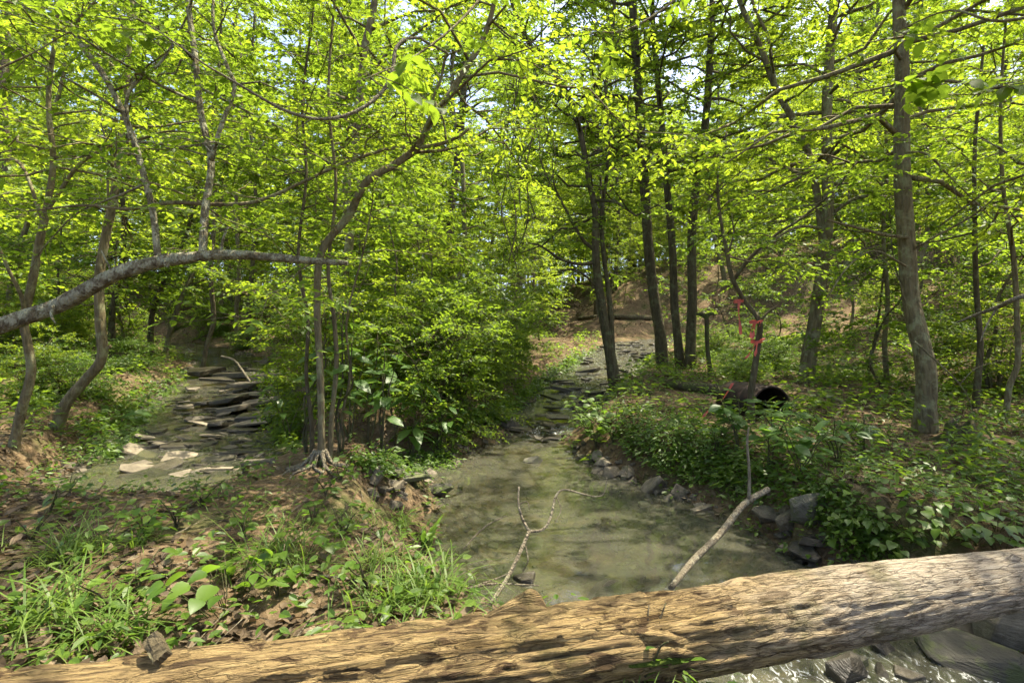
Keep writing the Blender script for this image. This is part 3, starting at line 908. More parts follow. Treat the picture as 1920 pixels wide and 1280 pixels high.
hero('forked_tree', 'mottled tree on the right flat that forks high, one fork leaning left', 'tree',
     [(1512, 718, 40), (1518, 660, 36), (1527, 610, 34), (1541, 500, 31), (1548, 400, 29), (1551, 300, 27), (1552, 200, 25), (1558, 100, 24), (1562, 0, 22), (1568, -200, 18), (1580, -560, 9)],
     BARK_GREY, LEAF_LIME, seed=25,
     limbs=[([(1541, 440, 20), (1534, 380, 19), (1520, 300, 18), (1490, 230, 17), (1456, 170, 16), (1426, 90, 15), (1386, 0, 13), (1350, -120, 10), (1310, -330, 5)], .4),
            ([(1456, 170, 11), (1447, 120, 10), (1440, 70, 9), (1410, 0, 8), (1390, -120, 4)], -.3),
            ([(1546, 412, 11), (1600, 374, 10), (1650, 369, 9), (1740, 381, 8), (1830, 394, 6), (1925, 410, 4)], -1.6),
            ([(1546, 430, 9), (1500, 425, 8), (1450, 450, 7), (1390, 500, 5)], -1.2)],
     crown=[dict(path=0, z0=3.3, z1=9.5, nb=34, bl=2.2, tw=9, nl=11, size=.105), dict(path=1, z0=4.0, z1=9.0, nb=22, bl=2.0, tw=9, nl=11, size=.105)])
hero('big_tree', 'largest trunk on the right bank, ridged grey bark with dark mossy foot', 'tree',
     [(1732, 806, 58), (1728, 760, 50), (1722, 680, 45), (1713, 560, 42), (1705, 440, 41), (1696, 300, 38), (1690, 150, 34), (1685, 0, 29), (1680, -200, 24), (1676, -500, 18), (1670, -900, 9)],
     BARK_GREY, LEAF_LIME, seed=26, k=20,
     limbs=[([(1706, 446, 10), (1660, 440, 9), (1600, 425, 8), (1550, 412, 5)], -.5), ([(1708, 470, 7), (1760, 440, 6), (1830, 400, 5), (1910, 330, 3)], -.7)],
     crown=dict(z0=3.1, z1=8.2, nb=34, bl=2.3, tw=9, nl=11, size=.10))
hero('ribbon_sapling', 'crooked dark sapling tied with pink ribbons in front of the rusty drum', 'sapling',
     [(1410, 786, 20), (1411, 740, 18), (1417, 690, 16), (1424, 640, 16), (1421, 602, 14), (1397, 562, 12), (1372, 520, 12), (1362, 470, 10), (1352, 400, 8), (1345, 330, 6), (1360, 250, 4)],
     BARK_DARK, LEAF_MID, base=(1410, 792), seed=27,
     limbs=[([(1376, 524, 10), (1410, 480, 9), (1455, 440, 8), (1505, 408, 7), (1565, 355, 5), (1610, 300, 3)], -.4),
            ([(1424, 602, 7), (1442, 584, 6), (1457, 574, 5)], -.05), ([(1363, 480, 6), (1375, 440, 5), (1372, 400, 3)], .2)],
     crown=[dict(path=0, z0=2.3, z1=3.3, nb=9, bl=.7, tw=6, nl=9, size=.075, avoid=None), dict(path=1, z0=2.3, z1=3.2, nb=11, bl=.7, tw=6, nl=9, size=.075, avoid=None)])
# left-hand trees
hero('bankside_tree', 'grey tree at the left bank, foot leaning right then bending upright', 'tree',
     [(100, 795, 30), (128, 757, 27), (160, 712, 26), (192, 670, 25), (190, 600, 24), (185, 520, 23), (195, 440, 22), (212, 380, 20), (226, 300, 17), (232, 200, 14), (246, 60, 11), (250, -120, 8), (240, -320, 5)],
     BARK_GREY, LEAF_LIME, seed=28, base=(100, 800), limbs=[([(193, 668, 12), (200, 655, 10), (208, 648, 8)], 0)],
     crown=dict(z0=3.0, z1=6.0, nb=20, bl=1.4, tw=7, nl=10, size=.09))
hero('crooked_tree', 'crooked dark-footed tree at the left bank, beside the leaning grey trunk', 'tree',
     [(22, 830, 25), (42, 770, 23), (58, 700, 22), (52, 640, 21), (46, 600, 20), (62, 520, 20), (78, 440, 19), (88, 380, 17), (100, 300, 14), (88, 180, 12), (110, 40, 9), (120, -160, 6)],
     BARK_GREY, LEAF_LIME, seed=29, base=(22, 834),
     limbs=[([(48, 600, 11), (40, 555, 10), (18, 510, 9), (-8, 450, 7), (-40, 380, 4)], -.3),
            ([(86, 400, 10), (118, 350, 10), (152, 306, 9), (208, 274, 8), (250, 266, 7), (310, 247, 6), (372, 250, 3)], -.5),
            ([(82, 420, 9), (40, 310, 8), (-10, 300, 5)], .2)],
     crown=dict(z0=2.8, z1=5.4, nb=18, bl=1.3, tw=7, nl=10, size=.09))
for i, (pts, lbl) in enumerate([
        ([(5, 640, 16), (20, 560, 15), (30, 480, 14), (55, 400, 12), (70, 300, 11), (120, 150, 9), (130, -50, 6)], 'thin grey tree on the left slope behind the bent lichen tree'),
        ([(284, 668, 15), (283, 620, 14), (292, 570, 13), (318, 500, 11), (352, 440, 9), (370, 350, 7), (380, 250, 5)], 'leftmost stem of the leaning stem group over the side creek'),
        ([(308, 672, 14), (318, 630, 12), (342, 560, 11), (372, 490, 10), (400, 400, 8), (430, 290, 6), (440, 180, 4)], 'right-leaning stem of the leaning stem group over the side creek'),
        ([(376, 706, 12), (386, 650, 11), (397, 600, 12), (399, 540, 12), (397, 480, 11), (402, 380, 10), (396, 250, 8), (410, 100, 6), (420, -80, 4)], 'thin dark tree standing in the side creek with a rag of debris'),
        ([(446, 642, 12), (444, 580, 11), (448, 500, 10), (444, 380, 9), (452, 240, 8), (450, 60, 6)], 'left of a pair of thin trunks behind the side creek'),
        ([(466, 642, 13), (468, 580, 12), (474, 480, 11), (478, 360, 9), (470, 200, 8), (480, 0, 6)], 'right of a pair of thin trunks behind the side creek'),
        ([(1664, 716, 13), (1660, 640, 12), (1663, 560, 11), (1655, 440, 10), (1660, 300, 8), (1650, 120, 6)], 'thin mossy tree between the forked tree and the largest trunk'),
        ([(1826, 770, 17), (1832, 700, 16), (1838, 640, 14), (1830, 540, 13), (1826, 420, 11), (1834, 260, 9), (1850, 60, 6)], 'slim tree rising behind the rotten stump on the right bank'),
        ([(1884, 786, 15), (1900, 730, 14), (1912, 680, 14), (1910, 600, 13), (1900, 480, 12), (1886, 340, 10), (1880, 180, 8), (1890, 0, 5)], 'slim curved tree on the right bank past the rotten stump'),
        ([(1860, 730, 11), (1850, 690, 10), (1868, 620, 9), (1880, 560, 8), (1915, 480, 6)], 'thin forked dark stem leaning right past the rotten stump')]):
    hero('thin_tree', lbl, 'tree', pts, (BARK_GREY, BARK_DARK)[i % 2], (LEAF_LIME, LEAF_MID)[i % 2], seed=60+i, k=9,
         crown=dict(z0=2.2, z1=EYE+(HOR-pts[-1][1])/F*hit(*pts[0][:2])[1], nb=18, bl=1.3, tw=7, nl=10, size=.095, avoid=lambda p: keep_view(p)))
# trees outside the frame: two with boughs reaching in, two added as foreground shade
def off_tree(x, y, H, seed, lbl, leaf, z0, bl=2.4, nb=36, r0=.10, size=.10, low=None):
    rs = np.random.default_rng(seed)
    P = trunk_path(rs, H, .08); P += np.array([x, y, tz(x, y)-.15])
    s = np.linspace(0, 1, len(P)); R = r0*(1-.85*s)
    Ps, Rs = smooth_path(P, R, 4)
    b0 = np.array([x, y, tz(x, y)])
    root = empty('bankside_tree', tuple(b0)); tag(root, lbl, 'tree')
    G = Geo(); add_tube(G, Ps-b0, Rs, 10, 0, 0, .1, seed); obj('trunk', G.mesh('trunk', [BARK_GREY]), root)
    hide = keep_view if low is None else (lambda p: keep_view(p) or (p[2] < low))
    G = Geo(); grow_crown(G, rs, Ps, Rs, z0, H, nb, bl, 10, 14, size*.86, D4, 0, 1, (0, .8), (.3, .8), .35, True, 6, hide, .003, 3)
    G.V = [v-b0 for v in G.V]
    obj('crown', G.mesh('crown', [leaf, BARK_GREY]), root)
off_tree(5.3, 3.1, 10, 81, 'leafy tree past the right end of the big log, boughs reaching over the bank', LEAF_LIME, 2.6, 3.0, 44)
off_tree(-4.9, 2.4, 9, 82, 'leafy tree past the left bank beside the foot of the bent lichen tree', LEAF_LIME, 2.4, 2.6, 40)
off_tree(3.6, -.4, 13, 83, 'added unseen tall tree on the right bank, crown shading the pool', LEAF_MID, 5.0, 4.6, 34, .16, .12, 4.6)  # unseen tree, added so its high crown dapples the pool with shade
off_tree(-1.6, -1.2, 12, 84, 'added unseen tall tree on the near left bank, crown shading the foreground', LEAF_MID, 5.0, 4.2, 30, .14, .12, 4.6)  # added behind the camera, out of view, to break up sun on the foreground

# hanging vines by the creek tree
for i in range(11):
    rs = np.random.default_rng(700+i)
    x = 945 + i*9 + rs.uniform(-6, 6); Yv = 8.6 + rs.uniform(-.5, .5)
    y0, y1 = rs.uniform(40, 160), rs.uniform(330, 520)
    if i == 10: x, y1 = 1100, 260
    pts = [(x + rs.normal(0, 8) + 14*math.sin(k*1.1+i), y0+(y1-y0)*k/6, rs.uniform(2.0, 4.2)) for k in range(7)]
    P, R = px_path(pts, Yv, None, rs.uniform(-.5, .5))
    b0 = P[-1].copy()
    G = Geo(); add_tube(G, P-b0, R, 5, 0, 5)
    lv = Geo()
    root = empty('hanging_vine', tuple(b0)); tag(root, 'thin dark vine hanging beside the leaning tree over the main creek', 'vine', 'vines hanging over the main creek')
    obj('stem', G.mesh('stem', [BARK_DARK]), root)
    st = interp_path(P-b0, rs.uniform(.0, .8, 16)); dr = norm(rs.normal(0, 1, (16, 3))*np.array([1, 1, .3]))
    sprays(lv, rs, st, dr, rs.uniform(.15, .4, 16), 7, .075, D2, 0)
    obj('foliage', lv.mesh('foliage', [LEAF_MID]), root)

# the pale bare branch looping in the upper left; it springs from a limb of the arching tree
P, R = px_path([(787, 71, 7), (760, 74, 8), (742, 92, 9), (736, 130, 10), (722, 165, 11), (690, 196, 10), (640, 219, 9), (585, 222, 8), (530, 205, 8), (480, 178, 7), (430, 148, 6), (380, 118, 5), (290, 54, 3), (230, 20, 2)], YC-.4, None, -1.1)
b0 = P[0].copy()
root = empty('pale_branch', tuple(b0)); tag(root, 'pale barkless branch looping in front of the canopy beside the arching stem', 'branch')
G = Geo(); add_tube(G, P-b0, R, 8, 0, 5, .1, 3); obj('stem', G.mesh('stem', [BARK_PALE]), root)
for pts in ([(736, 140, 4), (715, 125, 3), (690, 118, 2), (640, 100, 1.2)], [(585, 222, 4), (560, 240, 3), (545, 250, 1.5)], [(722, 165, 4), (700, 150, 3), (665, 105, 1.5)]):
    P2, R2 = px_path(pts, YC-.4-1.1*(.30 if pts[0][0] > 700 else .57), None)
    G = Geo(); add_tube(G, P2-b0, R2, 6, 0, 4); obj('twig', G.mesh('twig', [BARK_PALE]), root)
# ------------------------------------------------------------------ the big fallen log in the foreground
import bmesh
m, n, l, out = new_mat('rotting_wood')
tc = n.new('ShaderNodeTexCoord'); O3 = tc.outputs['Object']
gr = noise_n(n, l, mapping(n, l, O3, (5.0, 55, 55)), 1.6, 8, .74, .4)
fi = noise_n(n, l, mapping(n, l, O3, (9, 130, 130)), 2.0, 6, .74, .3)
pt = noise_n(n, l, mapping(n, l, O3, (2.0, 5, 5)), 1.5, 6, .62, .8)
pt2 = noise_n(n, l, mapping(n, l, O3, (3.0, 9, 9), (.3, 0, 0)), 1.9, 6, .66, 1.0)
warm = ramp(n, [(.26, (.080, .052, .024)), (.40, (.21, .145, .068)), (.55, (.37, .265, .115)), (.70, (.48, .36, .165)), (.85, (.27, .195, .098))]); l.new(gr.outputs[0], warm.inputs[0])
grey = ramp(n, [(.26, (.12, .098, .068)), (.42, (.33, .275, .195)), (.60, (.47, .405, .30)), (.8, (.55, .485, .375))]); l.new(gr.outputs[0], grey.inputs[0])
sx = n.new('ShaderNodeSeparateXYZ'); l.new(O3, sx.inputs[0])
gx_ = n.new('ShaderNodeMapRange'); gx_.inputs['From Min'].default_value = -.1; gx_.inputs['From Max'].default_value = .75
l.new(math_n(n, l, 'ADD', sx.outputs[0], math_n(n, l, 'MULTIPLY', math_n(n, l, 'SUBTRACT', pt.outputs[0], .5), 1.4)), gx_.inputs['Value'])
c = mixc(n, l, gx_.outputs[0], warm.outputs[0], grey.outputs[0])
dk = ramp(n, [(.545, (0, 0, 0)), (.60, (1, 1, 1))]); l.new(pt2.outputs[0], dk.inputs[0])
dkf = math_n(n, l, 'MULTIPLY', dk.outputs[0], math_n(n, l, 'SUBTRACT', .92, math_n(n, l, 'MULTIPLY', gx_.outputs[0], .45)))
dcol = ramp(n, [(.3, (.035, .022, .011)), (.55, (.10, .062, .030)), (.75, (.18, .115, .056))]); l.new(gr.outputs[0], dcol.inputs[0])
c = mixc(n, l, dkf, c, dcol.outputs[0])
ms = noise_n(n, l, O3, 4.2, 6, .7)
under = n.new('ShaderNodeMapRange'); under.inputs['From Min'].default_value = .03; under.inputs['From Max'].default_value = -.10; l.new(sx.outputs[2], under.inputs['Value'])
mr_ = ramp(n, [(.56, (0, 0, 0)), (.66, (1, 1, 1))]); l.new(math_n(n, l, 'ADD', ms.outputs[0], math_n(n, l, 'MULTIPLY', under.outputs[0], .04)), mr_.inputs[0])
c = mixc(n, l, math_n(n, l, 'MULTIPLY', mr_.outputs[0], .55), c, (.085, .085, .025))
crk = ramp(n, [(.36, (0, 0, 0)), (.47, (1, 1, 1))]); l.new(fi.outputs[0], crk.inputs[0])
c = mixc(n, l, math_n(n, l, 'SUBTRACT', 1.0, math_n(n, l, 'ADD', math_n(n, l, 'MULTIPLY', crk.outputs[0], .7), .3)), c, (.05, .03, .016))
vk = n.new('ShaderNodeTexVoronoi'); vk.feature = 'DISTANCE_TO_EDGE'; vk.inputs['Scale'].default_value = 1.0
wob = noise_n(n, l, mapping(n, l, O3, (9, 40, 40)), 1.0, 4, .6)
va = n.new('ShaderNodeVectorMath'); va.operation = 'MULTIPLY_ADD'; l.new(wob.outputs['Color'], va.inputs[0]); va.inputs[1].default_value = (.9, .9, .9); l.new(mapping(n, l, O3, (4.5, 42, 42)), va.inputs[2])
l.new(va.outputs[0], vk.inputs['Vector'])
ck = ramp(n, [(.0, (0, 0, 0)), (.07, (1, 1, 1))]); l.new(vk.outputs['Distance'], ck.inputs[0])
c = mixc(n, l, math_n(n, l, 'MULTIPLY', math_n(n, l, 'SUBTRACT', 1.0, ck.outputs[0]), .45), c, (.030, .020, .011))
gr2 = math_n(n, l, 'ADD', gr.outputs[0], math_n(n, l, 'MULTIPLY', ck.outputs[0], .4))
hh = math_n(n, l, 'ADD', math_n(n, l, 'ADD', math_n(n, l, 'MULTIPLY', gr2, .9), math_n(n, l, 'MULTIPLY', fi.outputs[0], .45)), math_n(n, l, 'MULTIPLY', dk.outputs[0], .25))
p = principled(n, l, c, .88, .2, bump_n(n, l, hh, 1.0, .02))
l.new(p.outputs[0], out.inputs[0])
WOOD = m

m, n, l, out = new_mat('grey_knot_wood')
tc = n.new('ShaderNodeTexCoord')
a = noise_n(n, l, mapping(n, l, tc.outputs['Object'], (10, 55, 55)), 1.4, 6, .65, 1.2)
r = ramp(n, [(.3, (.12, .092, .058)), (.5, (.30, .25, .17)), (.7, (.46, .40, .29))]); l.new(a.outputs[0], r.inputs[0])
p = principled(n, l, r.outputs[0], .85, .2, bump_n(n, l, a.outputs[0], .8, .01)); l.new(p.outputs[0], out.inputs[0])
KNOT = m

m, n, l, out = new_mat('moss')
tc = n.new('ShaderNodeTexCoord')
a = noise_n(n, l, tc.outputs['Object'], 60, 5, .7)
r = ramp(n, [(.3, (.030, .048, .008)), (.55, (.080, .110, .018)), (.75, (.16, .18, .04))]); l.new(a.outputs[0], r.inputs[0])
p = principled(n, l, r.outputs[0], .95, .1, bump_n(n, l, a.outputs[0], 1.0, .02)); l.new(p.outputs[0], out.inputs[0])
MOSS = m

LA = np.array([-2.3, .705, .775]); LB = np.array([3.5, 2.735, .360])
LM = (LA+LB)/2; LX = norm(LB-LA); LY = norm(np.cross(np.array([0, 0, 1.0]), LX)); LZ = np.cross(LX, LY)
Llen = np.linalg.norm(LB-LA)
log = empty('fallen_log', tuple(LM))
log.rotation_euler = Matrix(np.stack([LX, LY, LZ], 1).tolist()).to_euler()
tag(log, 'large barkless rotting log lying across the creek, tan one end, grey the other', 'log')
def log_r(x):
    return .126 - .002*x + .006*np.sin(x*2.3+.5)
nL, nA = 460, 112
u = np.linspace(-Llen/2, Llen/2, nL)[:, None]*np.ones((1, nA))
a = (np.arange(nA)*2*math.pi/nA)[None]*np.ones((nL, 1))
ca, sa = np.cos(a), np.sin(a)
big = (fbm(u*1.3, ca*1.4+4, sa*1.4+4, 51, 3)-.5)*.05
rid = 1-np.abs(2*fbm(u*2.0, ca*7+9, sa*7+9, 52, 4)-1)
scl = fbm(u*3.5, ca*4+3, sa*4+2, 53, 4)
leftw = sstep(1.2, -.3, u)
plate = (sstep(.49, .54, scl)-.5)*.013*(.10+.90*leftw)
r = log_r(u) + big*(.22+.45*leftw) - .020*np.maximum(rid-.84, 0)/.16*(.4+.6*leftw) + plate + (fbm(u*14, ca*14, sa*14, 54, 3)-.5)*(.007+.011*leftw)
V = np.stack([u, r*ca, r*sa+.02*np.sin(u*.9)], -1).reshape(-1, 3)
i0 = np.arange(nL-1)[:, None]*nA+np.arange(nA)[None]; i1 = np.arange(nL-1)[:, None]*nA+(np.arange(nA)[None]+1) % nA
G = Geo(); G.add(V, np.stack([i0, i0+nA, i1+nA, i1], -1).reshape(-1, 4), 0, True)
for e_, rev in ((0, 0), (nL-1, 1)):
    c0 = np.mean(V[e_*nA:(e_+1)*nA], 0)
    ring = V[e_*nA:(e_+1)*nA]
    j = np.arange(nA); f = np.stack([j, (j+1) % nA, np.full(nA, nA)], -1)
    G.add(np.vstack([ring, c0]), f, 0, False)
obj('wood', G.mesh('wood', [WOOD]), log)

def log_pt(px, py, front=True):
    """point of the log's surface seen at a pixel, in the log's own frame"""
    d = norm(np.array([(px-960)/F, 1, -(py-HOR)/F])); o = np.array([0, 0, EYE])
    od = np.array([LX, LY, LZ]) @ (o-LM); dd = np.array([LX, LY, LZ]) @ d
    A = dd[1]**2+dd[2]**2; B = 2*(od[1]*dd[1]+od[2]*dd[2])
    rr = .130
    for _ in range(3):
        Cc = od[1]**2+od[2]**2-rr*rr; disc = B*B-4*A*Cc
        t = (-B-math.sqrt(max(disc, 0)))/(2*A)
        q = od+dd*t; rr = float(log_r(q[0]))
    return q

def lump(name, px, py, sx, sy, h, mat, seed, rough=.5, tilt=0.0, lay=1.0):
    """a lump grown on to the log's surface: knots, moss cushions, bark left on"""
    q = log_pt(px, py); ang = math.atan2(q[2], q[1])
    nr, na = 12, 28
    Vv = []
    for i in range(nr):
        t = i/(nr-1)
        for j in range(na):
            b = j*2*math.pi/na
            rad = t*(1+rough*(fbm(np.array([math.cos(b)*1.3+seed]), np.array([math.sin(b)*1.3]), 0, seed, 3)[0]-.5)*1.6)
            x = q[0]+sx*rad*math.cos(b); da = (sy*rad*math.sin(b)+tilt*sx*rad*math.cos(b))/.130
            hh_ = h*(1-t**2)*(.6+.8*fbm(np.array([x*30+seed]), np.array([da*9]), 0, seed+3, 3)[0])-.012*t
            R_ = log_r(x)*lay+.004+hh_
            Vv.append((x, R_*math.cos(ang+da), R_*math.sin(ang+da)+.02*math.sin(x*.9)))
    i0 = np.arange(nr-1)[:, None]*na+np.arange(na)[None]; i1 = np.arange(nr-1)[:, None]*na+(np.arange(na)[None]+1) % na
    G = Geo(); G.add(np.array(Vv), np.stack([i0, i1, i1+na, i0+na], -1).reshape(-1, 4), 0, True)
    return obj(name, G.mesh(name, [mat]), log)
k1 = lump('knot', 1235, 1190, .115, .026, .012, WOOD, 3, .7, .25); k1['label'] = 'grey swirled knot on the log'
lump('knot', 1738, 1092, .060, .035, .005, WOOD, 5, .5)
lump('knot', 1898, 1055, .045, .025, .014, WOOD, 8, .6)
for i, (x, y, sx_, sy_) in enumerate([(1228, 1240, .085, .016), (1275, 1236, .05, .014)]):
    lump('moss_patch', x, y, sx_, sy_, .008, MOSS, 11+i, 1.3)
# broken branch stubs
def stub(px, py, d, L, r, mat, dz=0):
    q = log_pt(px, py); q = q*np.array([1, .9, .9])
    P = np.array([q, q+np.array(d)*L*.5, q+np.array(d)*L])
    G = Geo(); add_tube(G, P, np.array([r, r*.7, r*.15]), 10, 0, 5, .25, int(px)); obj('branch_stub', G.mesh('branch_stub', [mat]), log)
q = log_pt(1000, 1130)
bm = bmesh.new()
for dx, dy, dz in [(-.15, 0, -.01), (-.13, .03, -.015), (.045, -.01, -.01), (.06, .03, -.02), (.012, .02, .050), (-.005, .035, .046), (.03, .012, .026), (-.06, .0, .018), (-.07, .03, .014), (.04, .03, .02)]:
    bm.verts.new((q[0]+dx, q[1]+dy, q[2]+dz*.9-.016))
bmesh.ops.convex_hull(bm, input=bm.verts)
bmesh.ops.subdivide_edges(bm, edges=list(bm.edges), cuts=2, use_grid_fill=True)
for v in bm.verts: v.co += Vector((0, 0, .012*(fbm(np.array([v.co.x*20]), np.array([v.co.y*90]), v.co.z*60, 5, 3)[0]-.5)))
me = bpy.data.meshes.new('branch_stub'); bm.to_mesh(me); bm.free(); me.materials.append(WOOD)
st_ = obj('branch_stub', me, log); st_['label'] = 'grey splintered branch stub on top of the log'
stub(1885, 1045, norm(np.array([.25, -.7, .45])), .06, .014, KNOT)

# loose chunk of bark resting on the log
q = log_pt(298, 1222)
wq = LM + LX*q[0] + LY*q[1] + LZ*q[2]
rs = np.random.default_rng(4)
nx_, ny_ = 16, 10
V = []
for zz in (0, 1):
    for i in range(nx_):
        for j in range(ny_):
            x = (i/(nx_-1)-.5)*.076; y = (j/(ny_-1)-.5)*.036
            edge = 1-.10*rs.uniform()
            V.append((x*edge, y*edge, (-.008 if zz == 0 else .010+.005*fbm(np.array([y*260]), np.array([x*25]), 0, 9, 3)[0])-.9*y*y*6))
id0 = np.arange(nx_*ny_).reshape(nx_, ny_); id1 = id0+nx_*ny_
qs = [np.stack([id1[:-1, :-1], id1[1:, :-1], id1[1:, 1:], id1[:-1, 1:]], -1).reshape(-1, 4), np.stack([id0[:-1, :-1], id0[:-1, 1:], id0[1:, 1:], id0[1:, :-1]], -1).reshape(-1, 4)]
bd = list(id0[:, 0])+list(id0[-1, 1:])+list(id0[-2::-1, -1])+list(id0[0, -2:0:-1])
bd = np.array(bd); b2 = np.roll(bd, -1)
qs.append(np.stack([bd, b2, b2+nx_*ny_, bd+nx_*ny_], -1))
G = Geo(); G.add(np.array(V), np.concatenate(qs), 0, False)
ch = obj('bark_chunk', G.mesh('bark_chunk', [BARK_DARK]), None, tuple(wq+np.array([0, -.005, .012])))
ch.rotation_euler = (math.radians(38), math.radians(18), math.radians(-38))
tag(ch, 'loose dark chunk of ridged bark lying on the tan end of the big log', 'bark')

# ------------------------------------------------------------------ stones
def rock_mat(name, dark, light, moss=.0, rough=.7):
    m, n, l, out = new_mat(name)
    tc = n.new('ShaderNodeTexCoord'); oi = n.new('ShaderNodeObjectInfo')
    a = noise_n(n, l, tc.outputs['Object'], 5, 7, .65)
    b = noise_n(n, l, mapping(n, l, tc.outputs['Object'], (3, 3, 14)), 3, 5, .6)
    r = ramp(n, [(.3, dark), (.7, light)]); l.new(a.outputs[0], r.inputs[0])
    hs = n.new('ShaderNodeHueSaturation'); l.new(r.outputs[0], hs.inputs['Color'])
    mr = n.new('ShaderNodeMapRange'); mr.inputs['To Min'].default_value = .6; mr.inputs['To Max'].default_value = 1.5; l.new(oi.outputs['Random'], mr.inputs['Value']); l.new(mr.outputs[0], hs.inputs['Value'])
    c = hs.outputs[0]
    if moss:
        k = noise_n(n, l, tc.outputs['Object'], 3.3, 6, .7)
        rk = ramp(n, [(.66-.2*moss, (0, 0, 0)), (.74-.2*moss, (1, 1, 1))]); l.new(k.outputs[0], rk.inputs[0])
        c = mixc(n, l, math_n(n, l, 'MULTIPLY', rk.outputs[0], .8), c, (.070, .085, .022))
    p = principled(n, l, c, rough, .4, bump_n(n, l, math_n(n, l, 'ADD', a.outputs[0], b.outputs[0]), .7, .02))
    l.new(p.outputs[0], out.inputs[0])
    return m
R_DRY = rock_mat('shale_dry', (.070, .058, .038), (.19, .16, .11), .25, .8)
R_WET = rock_mat('shale_wet', (.024, .020, .013), (.080, .069, .048), .25, .28)
R_PALE = rock_mat('stone_pale', (.30, .29, .26), (.50, .49, .45), 0, .8)
R_TAN = rock_mat('shale_tan', (.062, .050, .031), (.16, .132, .085), .3, .7)
R_MOSS = rock_mat('stone_mossy', (.050, .046, .034), (.13, .12, .085), .9, .7)

import bmesh
def hull_mesh(name, pts, mat, bev=.0):
    bm = bmesh.new()
    for q in pts: bm.verts.new(q)
    bmesh.ops.convex_hull(bm, input=bm.verts)
    for v in [v for v in bm.verts if not v.link_faces]: bm.verts.remove(v)
    bmesh.ops.dissolve_limit(bm, angle_limit=math.radians(9), verts=bm.verts, edges=bm.edges)
    if bev: bmesh.ops.bevel(bm, geom=list(bm.edges), offset=bev, segments=1, affect='EDGES', clamp_overlap=True)
    me = bpy.data.meshes.new(name)
    bm.to_mesh(me); bm.free()
    me.materials.append(mat)
    return me
def slab_pts(rs, asp=.6, th=.12):
    n_ = int(rs.integers(6, 9)); P = []
    a = np.sort(rs.uniform(0, 6.28, n_))+rs.uniform(0, 1)
    for z in (-th/2, th/2):
        for k in range(n_):
            r_ = rs.uniform(.38, .55)
            P.append((r_*math.cos(a[k]), asp*r_*math.sin(a[k]), z*rs.uniform(.7, 1.2)))
    return P
def rock_pts(rs, fl=.7):
    v = norm(rs.normal(0, 1, (18, 3)))*.5*rs.uniform(.8, 1.1, (18, 1))
    return v*np.array([1, rs.uniform(.6, .9), fl*rs.uniform(.7, 1.1)])
def variants(mat, nm):
    o = []
    for k in range(8):
        rs = np.random.default_rng(900+k)
        o.append(hull_mesh(nm, slab_pts(rs, rs.uniform(.5, .8), rs.uniform(.10, .22)) if k < 5 else rock_pts(rs), mat, .018))
    return o
V_DRY, V_WET, V_TAN, V_PALE, V_MOSS = (variants(mm, 'stone') for mm in (R_DRY, R_WET, R_TAN, R_PALE, R_MOSS))

def stone(me, label, group, px, py, size, rs, name='stone', lift=.3, tilt=.25, on_water=False, rz=None, flat=1.0):
    h = hit(px, py)
    z = tz(h[0], h[1])
    if on_water:
        zw_ = float(channel(np.array([h[0]]), np.array([h[1]]))[1][0])
        Yw = (EYE-zw_)/max((py-HOR)/F, .004)
        h = np.array([(px-960)/F*Yw, Yw, zw_]); z = max(tz(h[0], h[1]), zw_-.02)
    o = obj(name, me, None, (h[0], h[1], z+size*.1*lift+size*.05))
    o.scale = (size, size*rs.uniform(.8, 1.2), size*flat)
    o.rotation_euler = (rs.normal(0, tilt), rs.normal(0, tilt), rs.uniform(0, 6.28) if rz is None else rz+rs.normal(0, .3))
    tag(o, label, 'stone', group)
    return o
def inpoly(rs, poly):
    poly = np.array(poly, float); lo, hi = poly.min(0), poly.max(0)
    while True:
        q = rs.uniform(lo, hi); c = False
        for (x1, y1), (x2, y2) in zip(poly, np.roll(poly, -1, 0)):
            if (y1 > q[1]) != (y2 > q[1]) and q[0] < (x2-x1)*(q[1]-y1)/(y2-y1)+x1: c = not c
        if c: return q

def stones(poly, count, protos, smin, smax, label, group, seed, pix=True, **kw):
    rs = np.random.default_rng(seed)
    for k in range(count):
        q = inpoly(rs, poly)
        Y = hit(*q)[1]
        s = smin*(smax/smin)**(rs.uniform()**1.6)
        stone(protos[int(rs.integers(len(protos)))], label, group, q[0], q[1], s, rs, **kw)
stones([(1075, 855), (1130, 850), (1230, 905), (1320, 950), (1330, 985), (1240, 965), (1180, 945), (1120, 900)], 52, V_DRY, .10, .30, 'angular grey shale piece on the stony right edge of the pool', 'shale pieces on the right pool edge', 1)
stones([(1420, 960), (1520, 940), (1600, 1030), (1640, 1070), (1560, 1090), (1490, 1060)], 24, V_DRY+V_WET, .10, .32, 'dark shale piece between the pool outlet and the leafy right bank', 'shale pieces at the pool outlet', 2)
stones([(690, 885), (800, 880), (850, 900), (800, 955), (740, 960), (690, 930)], 22, V_DRY, .10, .30, 'grey shale piece along the left edge of the pool', 'shale pieces on the left pool edge', 3)
stones([(1010, 745), (1110, 735), (1100, 790), (1060, 830), (985, 818), (985, 775)], 28, V_WET[:5], .14, .55, 'wet black slab in the riffle just above the pool', 'slabs in the near riffle', 4, on_water=True, flat=.42, tilt=.14)
rs = np.random.default_rng(5)
